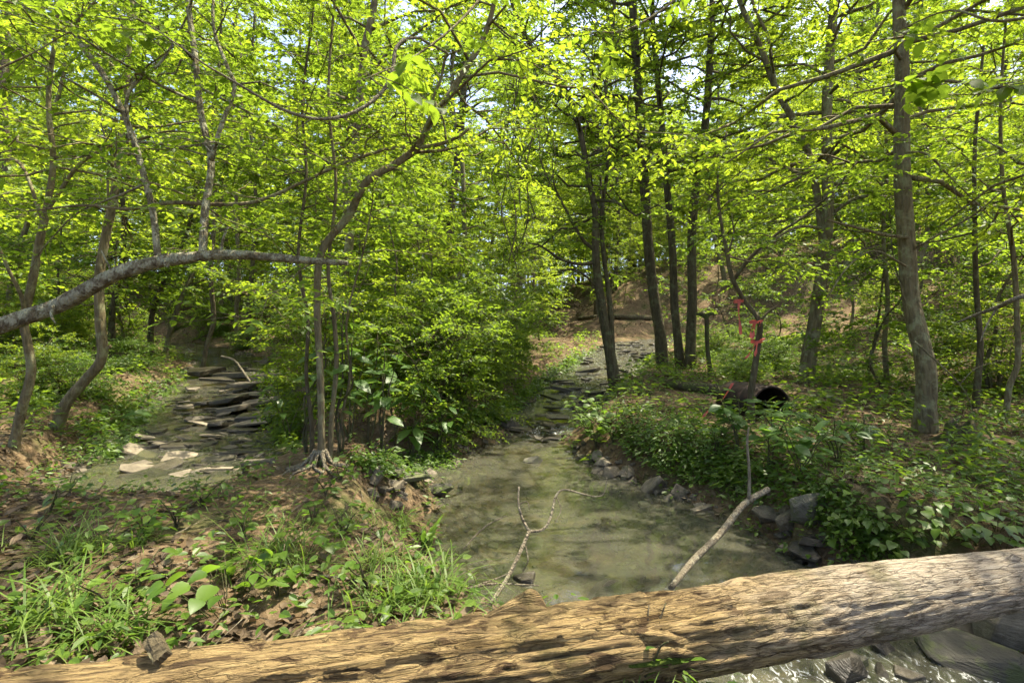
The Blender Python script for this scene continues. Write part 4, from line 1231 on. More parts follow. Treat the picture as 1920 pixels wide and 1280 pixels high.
for k in range(46):
    y = 8.6 + 9.5*(k+rs.uniform())/46
    xc = np.interp(y, MAIN[:, 1], MAIN[:, 0]); hw_ = np.interp(y, MAIN[:, 1], MAIN[:, 2])
    x = xc + hw_*rs.uniform(-.95, .95)
    zw_ = float(channel(np.array([x]), np.array([y]))[1][0])
    s_ = rs.uniform(.25, .85)
    o = obj('stone', V_WET[int(rs.integers(5))], None, (x, y, zw_+.012+.02*rs.uniform()))
    o.scale = (s_, s_*rs.uniform(.6, .9), s_*.5); o.rotation_euler = (rs.normal(0, .10), rs.normal(0, .10), rs.normal(.2, .5))
    tag(o, 'dark wet slab in the stepped riffle below the leaning creek tree', 'stone', 'slabs in the far riffle')
stones([(270, 800), (500, 785), (520, 850), (420, 880), (280, 895), (240, 850)], 74, V_DRY[:5]+V_WET[:5]+V_WET[:5], .16, .55, 'flat shale slab lying across the lower side creek above the driftwood pole', 'slabs across the lower side creek', 6, on_water=True, flat=.34, tilt=.14, rz=.45, lift=-.3)
stones([(330, 735), (470, 715), (510, 770), (480, 800), (320, 800)], 34, V_DRY[:5]+V_WET[:5], .25, .95, 'flat dark shale slab in the middle of the side creek', 'slabs in the middle side creek', 7, on_water=True, flat=.4, tilt=.10, rz=.35)
stones([(390, 685), (500, 680), (510, 715), (370, 725)], 14, V_WET[:5], .3, 1.1, 'dark stone ledge piece at the head of the side creek', 'ledge pieces at the head of the side creek', 8, on_water=True, flat=.6, tilt=.08, rz=.1)
stones([(1100, 830), (1060, 840), (1080, 870), (1130, 880)], 8, V_WET, .10, .3, 'wet black shale piece beside the small cascade', 'shale pieces beside the cascade', 9)
stones([(1570, 1220), (1690, 1190), (1920, 1160), (1920, 1280), (1560, 1280)], 14, V_WET+V_MOSS, .10, .30, 'wet dark stone in the run under the big log', 'stones in the run under the log', 10, on_water=True, tilt=.2)
stones([(880, 1000), (1250, 1010), (1300, 1080), (930, 1100)], 10, V_MOSS, .12, .35, 'brown stone lying on the bed of the pool', 'stones on the pool bed', 12, tilt=.1, flat=.5)
rs = np.random.default_rng(77)
stone(V_DRY[6], 'tilted grey block standing on the right pool edge, largest of the stony rim', None, 1222, 925, .34, rs, 'boulder', 1.2, .35)
stone(V_DRY[5], 'squat brown block at the waterline of the right pool edge', None, 1192, 938, .26, rs, 'boulder', .8, .2)
stone(V_PALE[1], 'pale whitish flat stone lying on the right pool edge', None, 1208, 950, .15, rs, 'stone', 1.0, .1)
stone(V_PALE[3], 'small whitish chip below the pale flat stone', None, 1228, 962, .11, rs, 'stone', 1.0, .1)
stone(V_MOSS[5], 'rounded mossy boulder splitting the water below the cascade', None, 1000, 862, .30, rs, 'boulder', .2, .1, on_water=True, flat=.55)
stone(V_WET[6], 'dark rounded boulder just under the surface near the log', None, 1130, 1095, .34, rs, 'boulder', -1.0, .1, on_water=True, flat=.45)
stone(V_WET[2], 'dark flat slab breaking the pool surface near the log', None, 995, 1085, .26, rs, 'stone', .6, .1, on_water=True, flat=.6, rz=.1)
stone(V_MOSS[7], 'tan mossy boulder half buried in the right bank above the outlet', None, 1520, 972, .38, rs, 'boulder', .9, .2)
stone(V_WET[6], 'upright black rock at the pool outlet beside the log', None, 1512, 1052, .26, rs, 'boulder', 1.6, .25)
stone(V_MOSS[5], 'broad mossy boulder under the grey end of the log', None, 1845, 1262, .60, rs, 'boulder', .4, .1, flat=.7)
stone(V_DRY[7], 'grey slab-sided boulder under the log at the far bank', None, 1905, 1195, .55, rs, 'boulder', .5, .2)
stone(V_MOSS[6], 'low mossy boulder in the run below the middle of the log', None, 1625, 1275, .50, rs, 'boulder', .2, .1, flat=.5)
stone(V_WET[1], 'long black slab leaning on the bank of the side creek', None, 478, 802, .75, rs, 'stone', 1.0, .1, rz=.35)
stone(V_WET[5], 'black rock on the left lip of the small cascade', None, 955, 800, .38, rs, 'boulder', .6, .1, rz=.3)
stone(V_DRY[3], 'pale-topped rock on the left lip of the small cascade', None, 967, 812, .26, rs, 'stone', 1.6, .1, rz=-.5)
for i, (x, y) in enumerate([(770, 905), (820, 925), (735, 895)]):
    stone(V_MOSS[(0, 6, 2)[i]], ('broad mossy flat stone at the left pool edge', 'round tan stone awash at the left pool edge', 'green-stained stone under the grass of the left pool edge')[i], None, x, y, (.5, .34, .3)[i], rs, 'stone', .6, .1, flat=.7)

# ------------------------------------------------------------------ fallen wood, twigs, stump
def stick(name, label, cat, pts, Y=None, mat=BARK_PALE, limbs=(), group=None, follow=False, rough=.12, k=8):
    """a stick whose points either lie on the ground seen at each pixel (follow) or hang at one depth"""
    def path(ps):
        P = []; R = []
        for q in ps:
            if len(q) > 3: v = wp(q[0], q[1], q[3])
            elif follow: v = hit(q[0], q[1]) + np.array([0, 0, q[2]/2/F*hit(q[0], q[1])[1]*.8])
            else: v = wp(q[0], q[1], Y)
            P.append(v); R.append(q[2]/2/F*v[1])
        return np.array(P), np.array(R)
    P, R = path(pts); b0 = P[0].copy()
    if limbs:
        root = empty(name, tuple(b0)); tag(root, label, cat, group)
        G = Geo(); add_tube(G, P-b0, R, k, 0, 5, rough, int(pts[0][0])); obj('stem', G.mesh('stem', [mat]), root)
        for L in limbs:
            P2, R2 = path(L)
            G = Geo(); add_tube(G, P2-b0, R2, 6, 0, 5, rough, 3); obj('twig', G.mesh('twig', [mat]), root)
        return root
    G = Geo(); add_tube(G, P-b0, R, k, 0, 5, rough, int(pts[0][0]))
    o = obj(name, G.mesh(name, [mat]), None, tuple(b0)); tag(o, label, cat, group)
    return o
stick('forked_twig', 'pale Y-shaped dead twig standing out of the pool behind the log', 'twig',
      [(916, 1138, 8, 2.5), (950, 1085, 8, 2.7), (975, 1035, 7, 2.85), (992, 996, 7, 2.95)], None, BARK_PALE,
      [[(992, 996, 6, 2.95), (978, 968, 5, 3.0), (972, 940, 4, 3.05), (973, 912, 3, 3.1)],
       [(992, 996, 6, 2.95), (1018, 992, 5, 3.0), (1032, 970, 5, 3.05), (1043, 928, 4, 3.15), (1062, 918, 3, 3.2), (1110, 930, 3, 3.3), (1132, 925, 2, 3.35), (1138, 895, 2, 3.4)],
       [(972, 945, 2.2, 3.05), (988, 940, 2, 3.0), (993, 955, 1.5, 3.0)], [(985, 1022, 2.5, 2.9), (990, 1050, 2, 2.85), (980, 1072, 1.5, 2.85)],
       [(1043, 930, 2, 3.15), (1052, 955, 1.8, 3.1), (1040, 980, 1.2, 3.05)]])
stick('bare_twig', 'thin curved twig lying over the pool left of the forked twig', 'twig', [(868, 1030, 2.5, 3.55), (895, 1000, 3, 3.7), (920, 980, 3, 3.8), (950, 966, 1.5, 3.9)])
stick('grey_twig', 'grey twig at the waterline crossing the foot of the forked twig', 'twig', [(835, 1120, 5, 2.75), (880, 1102, 5, 2.8), (930, 1094, 4, 2.85), (1010, 1097, 2.5, 2.95)], None, BARK_PALE, [[(880, 1102, 4, 2.8), (920, 1088, 3, 2.85), (950, 1076, 2, 2.9)]])
stick('leaning_pole', 'straight mottled dead pole leaning from the log to the right bank', 'branch', [(1258, 1102, 11, 2.45), (1300, 1050, 12, 2.75), (1350, 1000, 12, 3.05), (1395, 945, 12, 3.35), (1440, 917, 11, 3.5)], None, BARK_PALE,
      [[(1404, 938, 7, 3.38), (1405, 890, 6, 3.4), (1401, 830, 5, 3.4), (1404, 800, 3, 3.4)]])
stick('driftwood_log', 'long pale driftwood pole lying below the side creek slabs', 'log', [(512, 868, 11), (450, 876, 15), (380, 890, 14), (300, 903, 10), (225, 918, 7)], None, BARK_PALE, follow=True)
stick('dead_stick', 'pale dead branch lying across the head of the side creek', 'branch', [(415, 668, 4, 11.5), (440, 676, 4, 11.3), (462, 705, 4, 10.6), (475, 722, 2, 10.0)], None, BARK_PALE)
stick('fallen_log', 'mossy dark log on the ground leading up to the rusty drum', 'log', [(1252, 726, 15), (1300, 734, 20), (1350, 742, 24), (1392, 750, 26)], None, BARK_MOSS, follow=True, k=14, rough=.2)
stick('fallen_log', 'dark fallen trunk lying across the sunlit hillside above the creek', 'log', [(1085, 600, 7), (1140, 597, 10), (1180, 599, 11), (1225, 601, 11)], None, BARK_DARK, follow=True)
stick('dead_stick', 'short grey branch on the ground right of the rusty drum', 'branch', [(1530, 742, 9), (1560, 750, 9), (1582, 758, 7)], None, BARK_PALE, follow=True)
stick('dead_stick', 'thin grey stick across the litter below the forked tree', 'branch', [(1440, 748, 4), (1520, 752, 5), (1590, 765, 4), (1650, 762, 3)], None, BARK_GREY, follow=True)
stick('dead_stick', 'dark stick on the litter beside the largest trunk', 'branch', [(1640, 745, 10), (1680, 752, 9), (1712, 760, 7)], None, BARK_DARK, follow=True)
stick('dead_branch', 'long pale dead branch slanting in over the right bank past the big trunk', 'branch', [(2650, 330, 16, 3.1), (2300, 430, 14, 3.2), (1925, 553, 9, 3.6), (1880, 572, 8, 3.8), (1830, 590, 6, 4.0), (1795, 604, 3, 4.1)], None, BARK_PALE, [[(1870, 576, 4, 3.85), (1850, 610, 3, 3.85), (1838, 640, 2, 3.8)]])
stick('dead_branch', 'bleached dead branch lying on the left bank above the big log', 'branch', [(560, 1072, 5), (600, 1082, 7), (650, 1088, 8), (700, 1096, 5)], None, BARK_PALE, follow=True)
stick('bare_twig', 'crooked bleached twig sticking out of the left bank litter', 'twig', [(540, 1055, 5, 2.75), (575, 1075, 5, 2.65), (610, 1100, 4, 2.55), (640, 1125, 3, 2.5)], None, BARK_PALE)
for i, (pts, lb) in enumerate([([(1697, 285, 5, 5.3), (1740, 290, 4, 5.25), (1780, 330, 3, 5.2), (1870, 420, 2, 5.0)], 'thin dead bough drooping right of the largest trunk'),
                               ([(1700, 500, 4, 5.1), (1640, 470, 3, 5.0), (1590, 500, 3, 4.9), (1550, 560, 2, 4.8)], 'thin dead bough drooping left of the largest trunk'),
                               ([(1715, 640, 4, 5.2), (1770, 690, 3, 5.1), (1800, 720, 3, 5.0)], 'dead bough propped at the foot of the largest trunk')]):
    stick('dead_bough', lb, 'branch', pts, None, BARK_GREY, [[(pts[1][0], pts[1][1], 2, pts[1][3]), (pts[1][0]+40, pts[1][1]+45, 1.6, pts[1][3]), (pts[1][0]+60, pts[1][1]+100, 1.2, pts[1][3])], [(pts[2][0], pts[2][1], 2, pts[2][3]), (pts[2][0]+30, pts[2][1]-30, 1.5, pts[2][3]), (pts[2][0]+80, pts[2][1]-45, 1.2, pts[2][3])]])
# rotten stump on the right bank
h = hit(1800, 832)
root = empty('rotten_stump', tuple(h)); tag(root, 'dark rotten stump with splintered rim on the right bank', 'stump')
rs = np.random.default_rng(8)
nA, nH = 20, 9
V = []
for i in range(nH):
    for j in range(nA):
        a = j*2*math.pi/nA; t = i/(nH-1)
        top = .24*(.45+.75*vnoise(np.array([math.cos(a)*1.6+3]), np.array([math.sin(a)*1.6]), 0, 6)[0])
        rr = (.16-.05*t)*(1+.35*(vnoise(np.array([math.cos(a)*2.5]), np.array([math.sin(a)*2.5]), t*2, 7)[0]-.5))*(1+.5*(1-t)**4)
        V.append((rr*math.cos(a), rr*math.sin(a), -.08+t*(top+.08)))
for i in range(4):
    for j in range(nA):
        a = j*2*math.pi/nA; t = 1-i/4
        q = V[(nH-1)*nA+j]; V.append((q[0]*.72, q[1]*.72, max(q[2]-.02-i*.04, .02)))
nT = nH+4
i0 = np.arange(nT-1)[:, None]*nA+np.arange(nA)[None]; i1 = np.arange(nT-1)[:, None]*nA+(np.arange(nA)[None]+1) % nA
G = Geo(); G.add(np.array(V), np.stack([i0, i1, i1+nA, i0+nA], -1).reshape(-1, 4), 0, True); obj('wood', G.mesh('wood', [BARK_MOSS]), root)
for k in range(6):
    a = k*1.05+.3; G = Geo()
    add_tube(G, np.array([(.10*math.cos(a), .10*math.sin(a), .05), (.22*math.cos(a), .22*math.sin(a), .0), (.34*math.cos(a+.2), .34*math.sin(a+.2), -.05)]), np.array([.04, .028, .01]), 7, 0, 4, .2, k)
    obj('root', G.mesh('root', [BARK_MOSS]), root)

# ------------------------------------------------------------------ rusty drum and ribbons
m, n, l, out = new_mat('rusty_metal')
tc = n.new('ShaderNodeTexCoord')
a = noise_n(n, l, tc.outputs['Object'], 9, 7, .7)
r = ramp(n, [(.3, (.008, .006, .005)), (.55, (.026, .015, .010)), (.75, (.065, .030, .016))]); l.new(a.outputs[0], r.inputs[0])
p = principled(n, l, r.outputs[0], .75, .4, bump_n(n, l, a.outputs[0], .6, .01)); p.inputs['Metallic'].default_value = .35; l.new(p.outputs[0], out.inputs[0])
RUST = m
hb = hit(1428, 782)
drum = empty('rusty_drum', (hb[0]+.03, hb[1]+.40, tz(hb[0], hb[1]+.40)-.09), math.radians(194), .88)
tag(drum, 'rusty black metal drum lying on its side with its open end showing', 'drum')
def ringmesh(nm, prof, k=40):
    """revolve a profile of (along, radius) about the local Y axis, lying on the ground"""
    V = []
    for (yy, rr) in prof:
        for j in range(k):
            a = 2*math.pi*j/k; V.append((rr*math.cos(a), yy, .24+rr*math.sin(a)))
    i0 = np.arange(len(prof)-1)[:, None]*k+np.arange(k)[None]; i1 = np.arange(len(prof)-1)[:, None]*k+(np.arange(k)[None]+1) % k
    G = Geo(); G.add(np.array(V), np.stack([i0, i1, i1+k, i0+k], -1).reshape(-1, 4), 0, True)
    return G.mesh(nm, [RUST])
obj('shell', ringmesh('shell', [(.42, .272), (.42, .285), (-.30, .285), (-.31, .272), (-.30, .270), (.40, .270)]), drum)
obj('bottom', ringmesh('bottom', [(-.27, .271), (-.275, .15), (-.275, .001)]), drum)
obj('rim', ringmesh('rim', [(.405, .284), (.41, .297), (.43, .299), (.44, .288), (.435, .270), (.42, .268)]), drum)
for yy in (-.10, .16):
    obj('hoop', ringmesh('hoop', [(yy-.03, .283), (yy-.012, .296), (yy+.012, .296), (yy+.03, .283)]), drum)

m, n, l, out = new_mat('pink_ribbon')
p = principled(n, l, (.52, .10, .075), .45, .4)
tr = n.new('ShaderNodeBsdfTranslucent'); tr.inputs[0].default_value = (.62, .12, .09, 1)
mx = n.new('ShaderNodeMixShader'); mx.inputs[0].default_value = .35
l.new(p.outputs[0], mx.inputs[1]); l.new(tr.outputs[0], mx.inputs[2]); l.new(mx.outputs[0], out.inputs[0])
PINK = m
YR = hit(1410, 792)[1]-.07
def ribbon(label, tie, tails, tw=14, mat=PINK):
    c0 = wp(tie[0], tie[1], YR) if tie else wp(tails[0][0][0], tails[0][0][1], YR-.3)
    root = empty('flagging_ribbon', tuple(c0)); tag(root, label, 'ribbon')
    if tie:
        G = Geo(); k = 18; rr = tie[2]/2/F*YR; V = []
        for z in (-.5, .5):
            for j in range(k):
                a = 2*math.pi*j/k; V.append((rr*math.cos(a), .07+rr*math.sin(a), z*.028+.01*math.sin(a+1)))
        j = np.arange(k); G.add(np.array(V), np.stack([j, (j+1) % k, (j+1) % k+k, j+k], -1), 0, True)
        obj('loop', G.mesh('loop', [mat]), root)
    for t_, tail in enumerate(tails):
        P = np.array([wp(x, y, YR-.03-.02*k-(0 if tie else .3)) for k, (x, y) in enumerate(tail)])-c0
        P, _ = smooth_path(P, np.ones(len(P)), 6)
        n_ = len(P); wdt = .0145*(1+.35*np.sin(np.linspace(0, 9, n_)+t_))
        tw_ = np.linspace(0, .9+.3*t_, n_)+.6*np.sin(np.linspace(0, 5, n_)+t_)
        side = np.stack([np.cos(tw_), np.sin(tw_)*.7, .25*np.sin(tw_*2)], -1)
        V = np.concatenate([P-side*wdt[:, None], P+side*wdt[:, None]])
        j = np.arange(n_-1)
        G = Geo(); G.add(V, np.stack([j, j+1, j+1+n_, j+n_], -1), 0, True); obj('tail', G.mesh('tail', [mat]), root)
ribbon('pink ribbon with one long straight tail, tied highest on the crooked sapling', (1390, 564, 18), [[(1386, 566), (1385, 585), (1387, 605), (1389, 627)]])
ribbon('pink ribbon with short bunched tails tied at the bend of the crooked sapling', (1421, 603, 20), [[(1415, 606), (1408, 620), (1409, 634)], [(1416, 606), (1413, 622), (1411, 638)], [(1420, 604), (1428, 600), (1424, 612)]])
ribbon('pink ribbon with two spread tails, tied lowest on the crooked sapling', (1424, 640, 21), [[(1418, 642), (1412, 652), (1404, 664), (1398, 672)], [(1420, 642), (1418, 655), (1416, 668)], [(1424, 638), (1432, 634), (1430, 642)]])
ribbon('loose strand of pink ribbon trailing down towards the ground left of the drum', None, [[(1374, 718), (1364, 735), (1352, 752), (1340, 762), (1326, 772), (1318, 782)]])
# ------------------------------------------------------------------ plants with leaves one can pick out
def leaf_mesh(nm, prof, mat, droop=.25, fold=.12, lobes=0):
    """one leaf blade along +Y: midrib, two halves folded up, tip drooping; about 20 triangles"""
    V = []; Fq = []; Ft = []
    t = np.linspace(0, 1, len(prof))
    for k, w_ in enumerate(prof):
        y = t[k]; z = -droop*y*y
        V += [(0, y, z), (w_, y-.06*w_, z+fold*w_), (-w_, y-.06*w_, z+fold*w_)]
    for k in range(len(prof)-1):
        a, b = 3*k, 3*k+3
        Fq += [(a, a+1, b+1, b), (a+2, a, b, b+2)]
    G = Geo(); G.add(np.array(V), np.array(Fq), 0, True)
    return G.mesh(nm, [mat])
OVATE = [leaf_mesh('leaf', p_, LEAF_BROAD, d_, .18) for p_, d_ in (([.02, .20, .29, .27, .17, .0], .25), ([.02, .17, .25, .24, .15, .0], .4), ([.02, .22, .31, .26, .13, .0], .12))]
HEART = [leaf_mesh('leaf', p_, LEAF_HERB, d_, .22) for p_, d_ in (([.12, .40, .42, .33, .18, .0], .2), ([.10, .36, .40, .34, .17, .0], .35))]
LANCE = [leaf_mesh('leaf', p_, LEAF_BROAD, d_, .18) for p_, d_ in (([.015, .11, .16, .17, .11, .0], .35), ([.015, .09, .15, .15, .10, .0], .2))]
SMALL = [leaf_mesh('leaf', p_, LEAF_HERB, d_, .2) for p_, d_ in (([.02, .24, .30, .22, .0], .2), ([.02, .2, .26, .2, .0], .3))]

def put_leaf(root, me, pos, yd, nr, size, rs):
    y = Vector(yd).normalized(); z = Vector(nr); z = (z - y*z.dot(y)).normalized(); x = y.cross(z)
    o = obj('leaf', me, root)
    s = size*rs.uniform(.75, 1.15)
    M = Matrix(((x.x*s, y.x*s, z.x*s, pos[0]), (x.y*s, y.y*s, z.y*s, pos[1]), (x.z*s, y.z*s, z.z*s, pos[2]), (0, 0, 0, 1)))
    o.matrix_local = M
    return o

def plant(name, label, base, H, leaves, meshes, size, seed, style='upright', stems=1, spread=.15, stem_mat=None, group=None, cat='plant', low=.25):
    rs = np.random.default_rng(seed)
    root = empty(name, tuple(base)); tag(root, label, cat, group)
    G = Geo(); todo = []
    for k in range(stems):
        a = k*2.4+rs.uniform(0, 6.28); sp = spread*rs.uniform(.4, 1.1) if stems > 1 or style != 'upright' else spread*.5
        s = np.linspace(0, 1, 6)[:, None]
        h = H*rs.uniform(.7, 1.05)
        P = np.array([math.cos(a), math.sin(a), 0])*sp*s**1.5+np.array([0, 0, 1])*h*s + np.vstack([np.zeros((1, 3)), rs.normal(0, .02*H, (5, 3))])
        P[0, 2] -= .02
        if style != 'rosette':
            add_tube(G, P, np.linspace(.0045, .0018, 6)*(1+H), 5, 0, 3)
        nlv = leaves//stems
        for j in range(nlv):
            if style == 'rosette':
                b = rs.uniform(0, 6.28); r_ = spread*math.sqrt(rs.uniform(.02, 1)); hh_ = H*rs.uniform(.35, 1.0)
                q = np.array([r_*math.cos(b), r_*math.sin(b), hh_])
                add_tube(G, np.array([(q[0]*.3, q[1]*.3, -.02), (q[0]*.7, q[1]*.7, hh_*.6), q]), np.array([.0022, .0018, .0012]), 4, 0, 2)
                todo.append((q, (math.cos(b)+rs.normal(0, .4), math.sin(b)+rs.normal(0, .4)-.3, rs.normal(-.15, .2)), (rs.normal(0, .35), rs.normal(-.15, .35), 1)))
            else:
                t = low+(1-low)*(j+.5)/nlv
                if style == 'whorl': t = (.45 if j < nlv*.4 else .97)+rs.uniform(-.06, .03)
                q = interp_path(P, np.array([min(t, 1)]))[0]
                b = j*2.4+rs.uniform(-.5, .5)
                d = np.array([math.cos(b), math.sin(b), rs.normal(.05, .22)])
                pet = q+d*size*.22
                add_tube(G, np.array([q, (q+pet)/2+np.array([0, 0, .006]), pet]), np.array([.0016, .0014, .0012]), 4, 0, 1)
                todo.append((pet, tuple(d), (rs.normal(0, .25), rs.normal(-.1, .25), 1)))
    if G.V: obj('stem', G.mesh('stem', [stem_mat or BARK_MOSS]), root)
    for q, d, nr in todo:
        put_leaf(root, meshes[int(rs.integers(len(meshes)))], q, d, nr, size, rs)
    return root

plant('broadleaf_seedling', 'young plant with long drooping leaves in tiers on the left pool bank', hit(775, 862), .95, 26, LANCE, .30, 1, 'whorl', 3, .22)
plant('broadleaf_seedling', 'tall leggy seedling with pale broad leaves growing from the sapling-clump mound', hit(640, 850), 1.25, 22, OVATE, .16, 2, 'upright', 2, .20, low=.35)
plant('broadleaf_seedling', 'leafy seedling leaning left from the sapling-clump mound', hit(575, 850), 1.15, 20, OVATE, .15, 3, 'upright', 2, .25, low=.4)
plant('broadleaf_seedling', 'broad-leaved seedling between the sapling clump and the pool', hit(715, 850), .85, 22, OVATE, .15, 4, 'upright', 3, .2, low=.3)
for i, (x, y, H_, n_, lb) in enumerate([(690, 835, 1.3, 30, 'tall broad-leaved plant in front of the thicket beside the sapling clump'), (740, 838, 1.1, 28, 'broad-leaved plant rising out of the thicket edge behind the tiered seedling'),
        (820, 846, .7, 22, 'broad-leaved plant at the thicket edge nearest the pool'), (655, 825, 1.5, 26, 'tallest broad-leaved plant behind the sapling clump'), (545, 838, .9, 24, 'broad-leaved plant between sapling clump and side creek'), (870, 838, .55, 20, 'low broad-leaved plant overhanging the back of the pool')]):
    plant('broadleaf_plant', lb, hit(x, y), H_, n_, OVATE+LANCE, .17, 150+i, 'upright', 3, .32, low=.35)
plant('heart_leaf_vine', 'cluster of glossy heart-shaped leaves on the left bank behind the log', hit(430, 1140), .16, 26, HEART, .085, 5, 'rosette', 1, .22)
plant('heart_leaf_vine', 'small clump of heart-shaped leaves near the bleached branch on the left bank', hit(560, 1060), .12, 12, HEART, .06, 6, 'rosette', 1, .14)
for i, (x, y, hh_, n_, sz, lb) in enumerate([
        (1385, 850, .55, 26, .14, 'broad-leaved shrublet in front of the ribbon-tied sapling'),
        (1440, 885, .50, 30, .15, 'broad-leaved shrublet with pale shining leaves beside the leaning pole'),
        (1500, 900, .45, 28, .14, 'spreading broad-leaved shrublet on the right bank above the mossy boulder'),
        (1340, 860, .40, 20, .12, 'low broad-leaved shrublet left of the leaning pole'),
        (1570, 870, .40, 20, .13, 'broad-leaved shrublet on the bank below the forked tree'),
        (1620, 850, .40, 18, .13, 'broad-leaved shrublet on open litter left of the largest trunk'),
        (1455, 830, .45, 20, .13, 'broad-leaved shrublet just below the rusty drum')]):
    plant('broadleaf_shrublet', lb, hit(x, y), hh_, n_, OVATE, sz, 20+i, 'upright', 4, .30, low=.45)
rs = np.random.default_rng(6)
for i, (x, y) in enumerate([(1590, 980), (1650, 1000), (1700, 985), (1760, 1000), (1820, 1010), (1625, 1040), (1690, 1040), (1750, 1030), (1870, 985), (1560, 1010), (1600, 930), (1680, 940), (1740, 960), (1830, 960), (1880, 1020)]):
    plant('round_leaf_vine', 'trailing vine with round leaves on the right bank behind the grey log end', hit(x, y), .12, 16, HEART, .065, 40+i, 'rosette', 1, .20, group='round-leaf vines on the right bank')
for i, (x, y) in enumerate([(1100, 812), (1130, 800), (1118, 840), (1150, 830)]):
    plant('round_leaf_bush', 'bright green round-leaved bush hanging over the right side of the cascade', hit(x, y), .45, 34, HEART, .10, 60+i, 'upright', 5, .35, group='round-leaved bushes at the cascade', low=.15)
for i, (x, y, n_, lb) in enumerate([(380, 950, 20, 'leafy herb on bare mud below the driftwood pole'), (270, 1010, 10, 'slim herb on bare mud between the grass tufts'), (95, 960, 12, 'leafy herb near the left slope above the big grass tuft'),
        (130, 930, 12, 'small herb beside the sticks left of the mud patch'), (610, 930, 14, 'small herb just below the exposed roots'), (640, 900, 14, 'small herb right of the exposed roots'), (460, 1010, 9, 'small herb above the heart-leaf cluster'),
        (215, 1150, 14, 'leafy herb behind the tan end of the log'), (255, 1120, 12, 'leafy herb next to the hanging grass tuft'), (690, 1110, 10, 'small herb near the pool-side grass'), (640, 1010, 12, 'small herb beside leaf litter on the pool bank'),
        (520, 1120, 10, 'small upright herb right of the heart-leaf cluster'), (60, 1020, 12, 'leafy herb at the foot of the crooked tree bank'), (330, 990, 8, 'tiny pale herb on bare mud'), (585, 985, 12, 'small herb in the middle of the left bank')]):
    plant('herb', lb, hit(x, y), .16, n_, SMALL, .065, 80+i, 'upright', 3, .12, low=.3)
for i, (x, y, n_, sz, lb) in enumerate([(1520, 1262, 14, .07, 'leafy herb growing under the grey end of the log'), (1370, 1285, 12, .08, 'leafy herb under the middle of the log'), (1205, 1290, 8, .06, 'pointed-leaf herb at the underside of the log')]):
    q = hit(x, y+6) if i else hit(x, y)
    plant('herb', lb, q, .22, n_, LANCE if i == 2 else SMALL, sz, 110+i, 'upright', 3, .12, low=.3)
plant('pale_leaf_plant', 'plant with very large pale leaves beside the side creek', hit(215, 800), .22, 9, OVATE, .26, 120, 'rosette', 1, .22)
plant('pale_leaf_plant', 'plant with one big pale lobed leaf at the left bank edge', hit(5, 930), .20, 5, HEART, .16, 121, 'rosette', 1, .12)

# broad strap leaves standing at the pool edge, grass tufts
def blades(rs, n_, L, w_, spread, arch, upright=.5):
    k = 6
    t = np.linspace(0, 1, k)[None, :]
    a = rs.uniform(0, 6.28, (n_, 1)); l_ = L*rs.uniform(.5, 1.1, (n_, 1)); el = rs.uniform(upright, 1.45, (n_, 1))
    ar = arch*rs.uniform(.5, 1.4, (n_, 1))
    ang = el-ar*t*1.6
    ds = l_/(k-1)
    hr = np.cumsum(np.cos(ang)*ds, 1)-np.cos(ang[:, :1])*ds; hz = np.cumsum(np.sin(ang)*ds, 1)-np.sin(ang[:, :1])*ds
    bx_ = rs.normal(0, spread, (n_, 1)); by_ = rs.normal(0, spread, (n_, 1))
    C3 = np.stack([bx_+np.cos(a)*hr, by_+np.sin(a)*hr, hz-.01], -1)
    sd = np.stack([-np.sin(a), np.cos(a), 0*a], -1)
    ww = (w_*rs.uniform(.7, 1.3, (n_, 1))*np.array([[.7, 1, 1, .85, .55, .05]]))[..., None]
    V = np.stack([C3-sd*ww, C3+sd*ww], 2).reshape(-1, 3)
    q = []
    base = (np.arange(n_)*2*k)[:, None]
    for i in range(k-1):
        q.append(np.stack([base[:, 0]+2*i, base[:, 0]+2*i+1, base[:, 0]+2*i+3, base[:, 0]+2*i+2], -1))
    G = Geo(); G.add(V, np.concatenate(q), 0, True)
    return G
TUFT = [blades(np.random.default_rng(1300+i), n_, L_, w_, sp_, ar_, up_).mesh('grass_tuft', [GRASS]) for i, (n_, L_, w_, sp_, ar_, up_) in enumerate([(70, .34, .0032, .05, 1.0, .7), (110, .30, .0024, .07, .9, .6), (45, .24, .003, .04, .8, .8), (60, .42, .0036, .05, 1.2, .9)])]
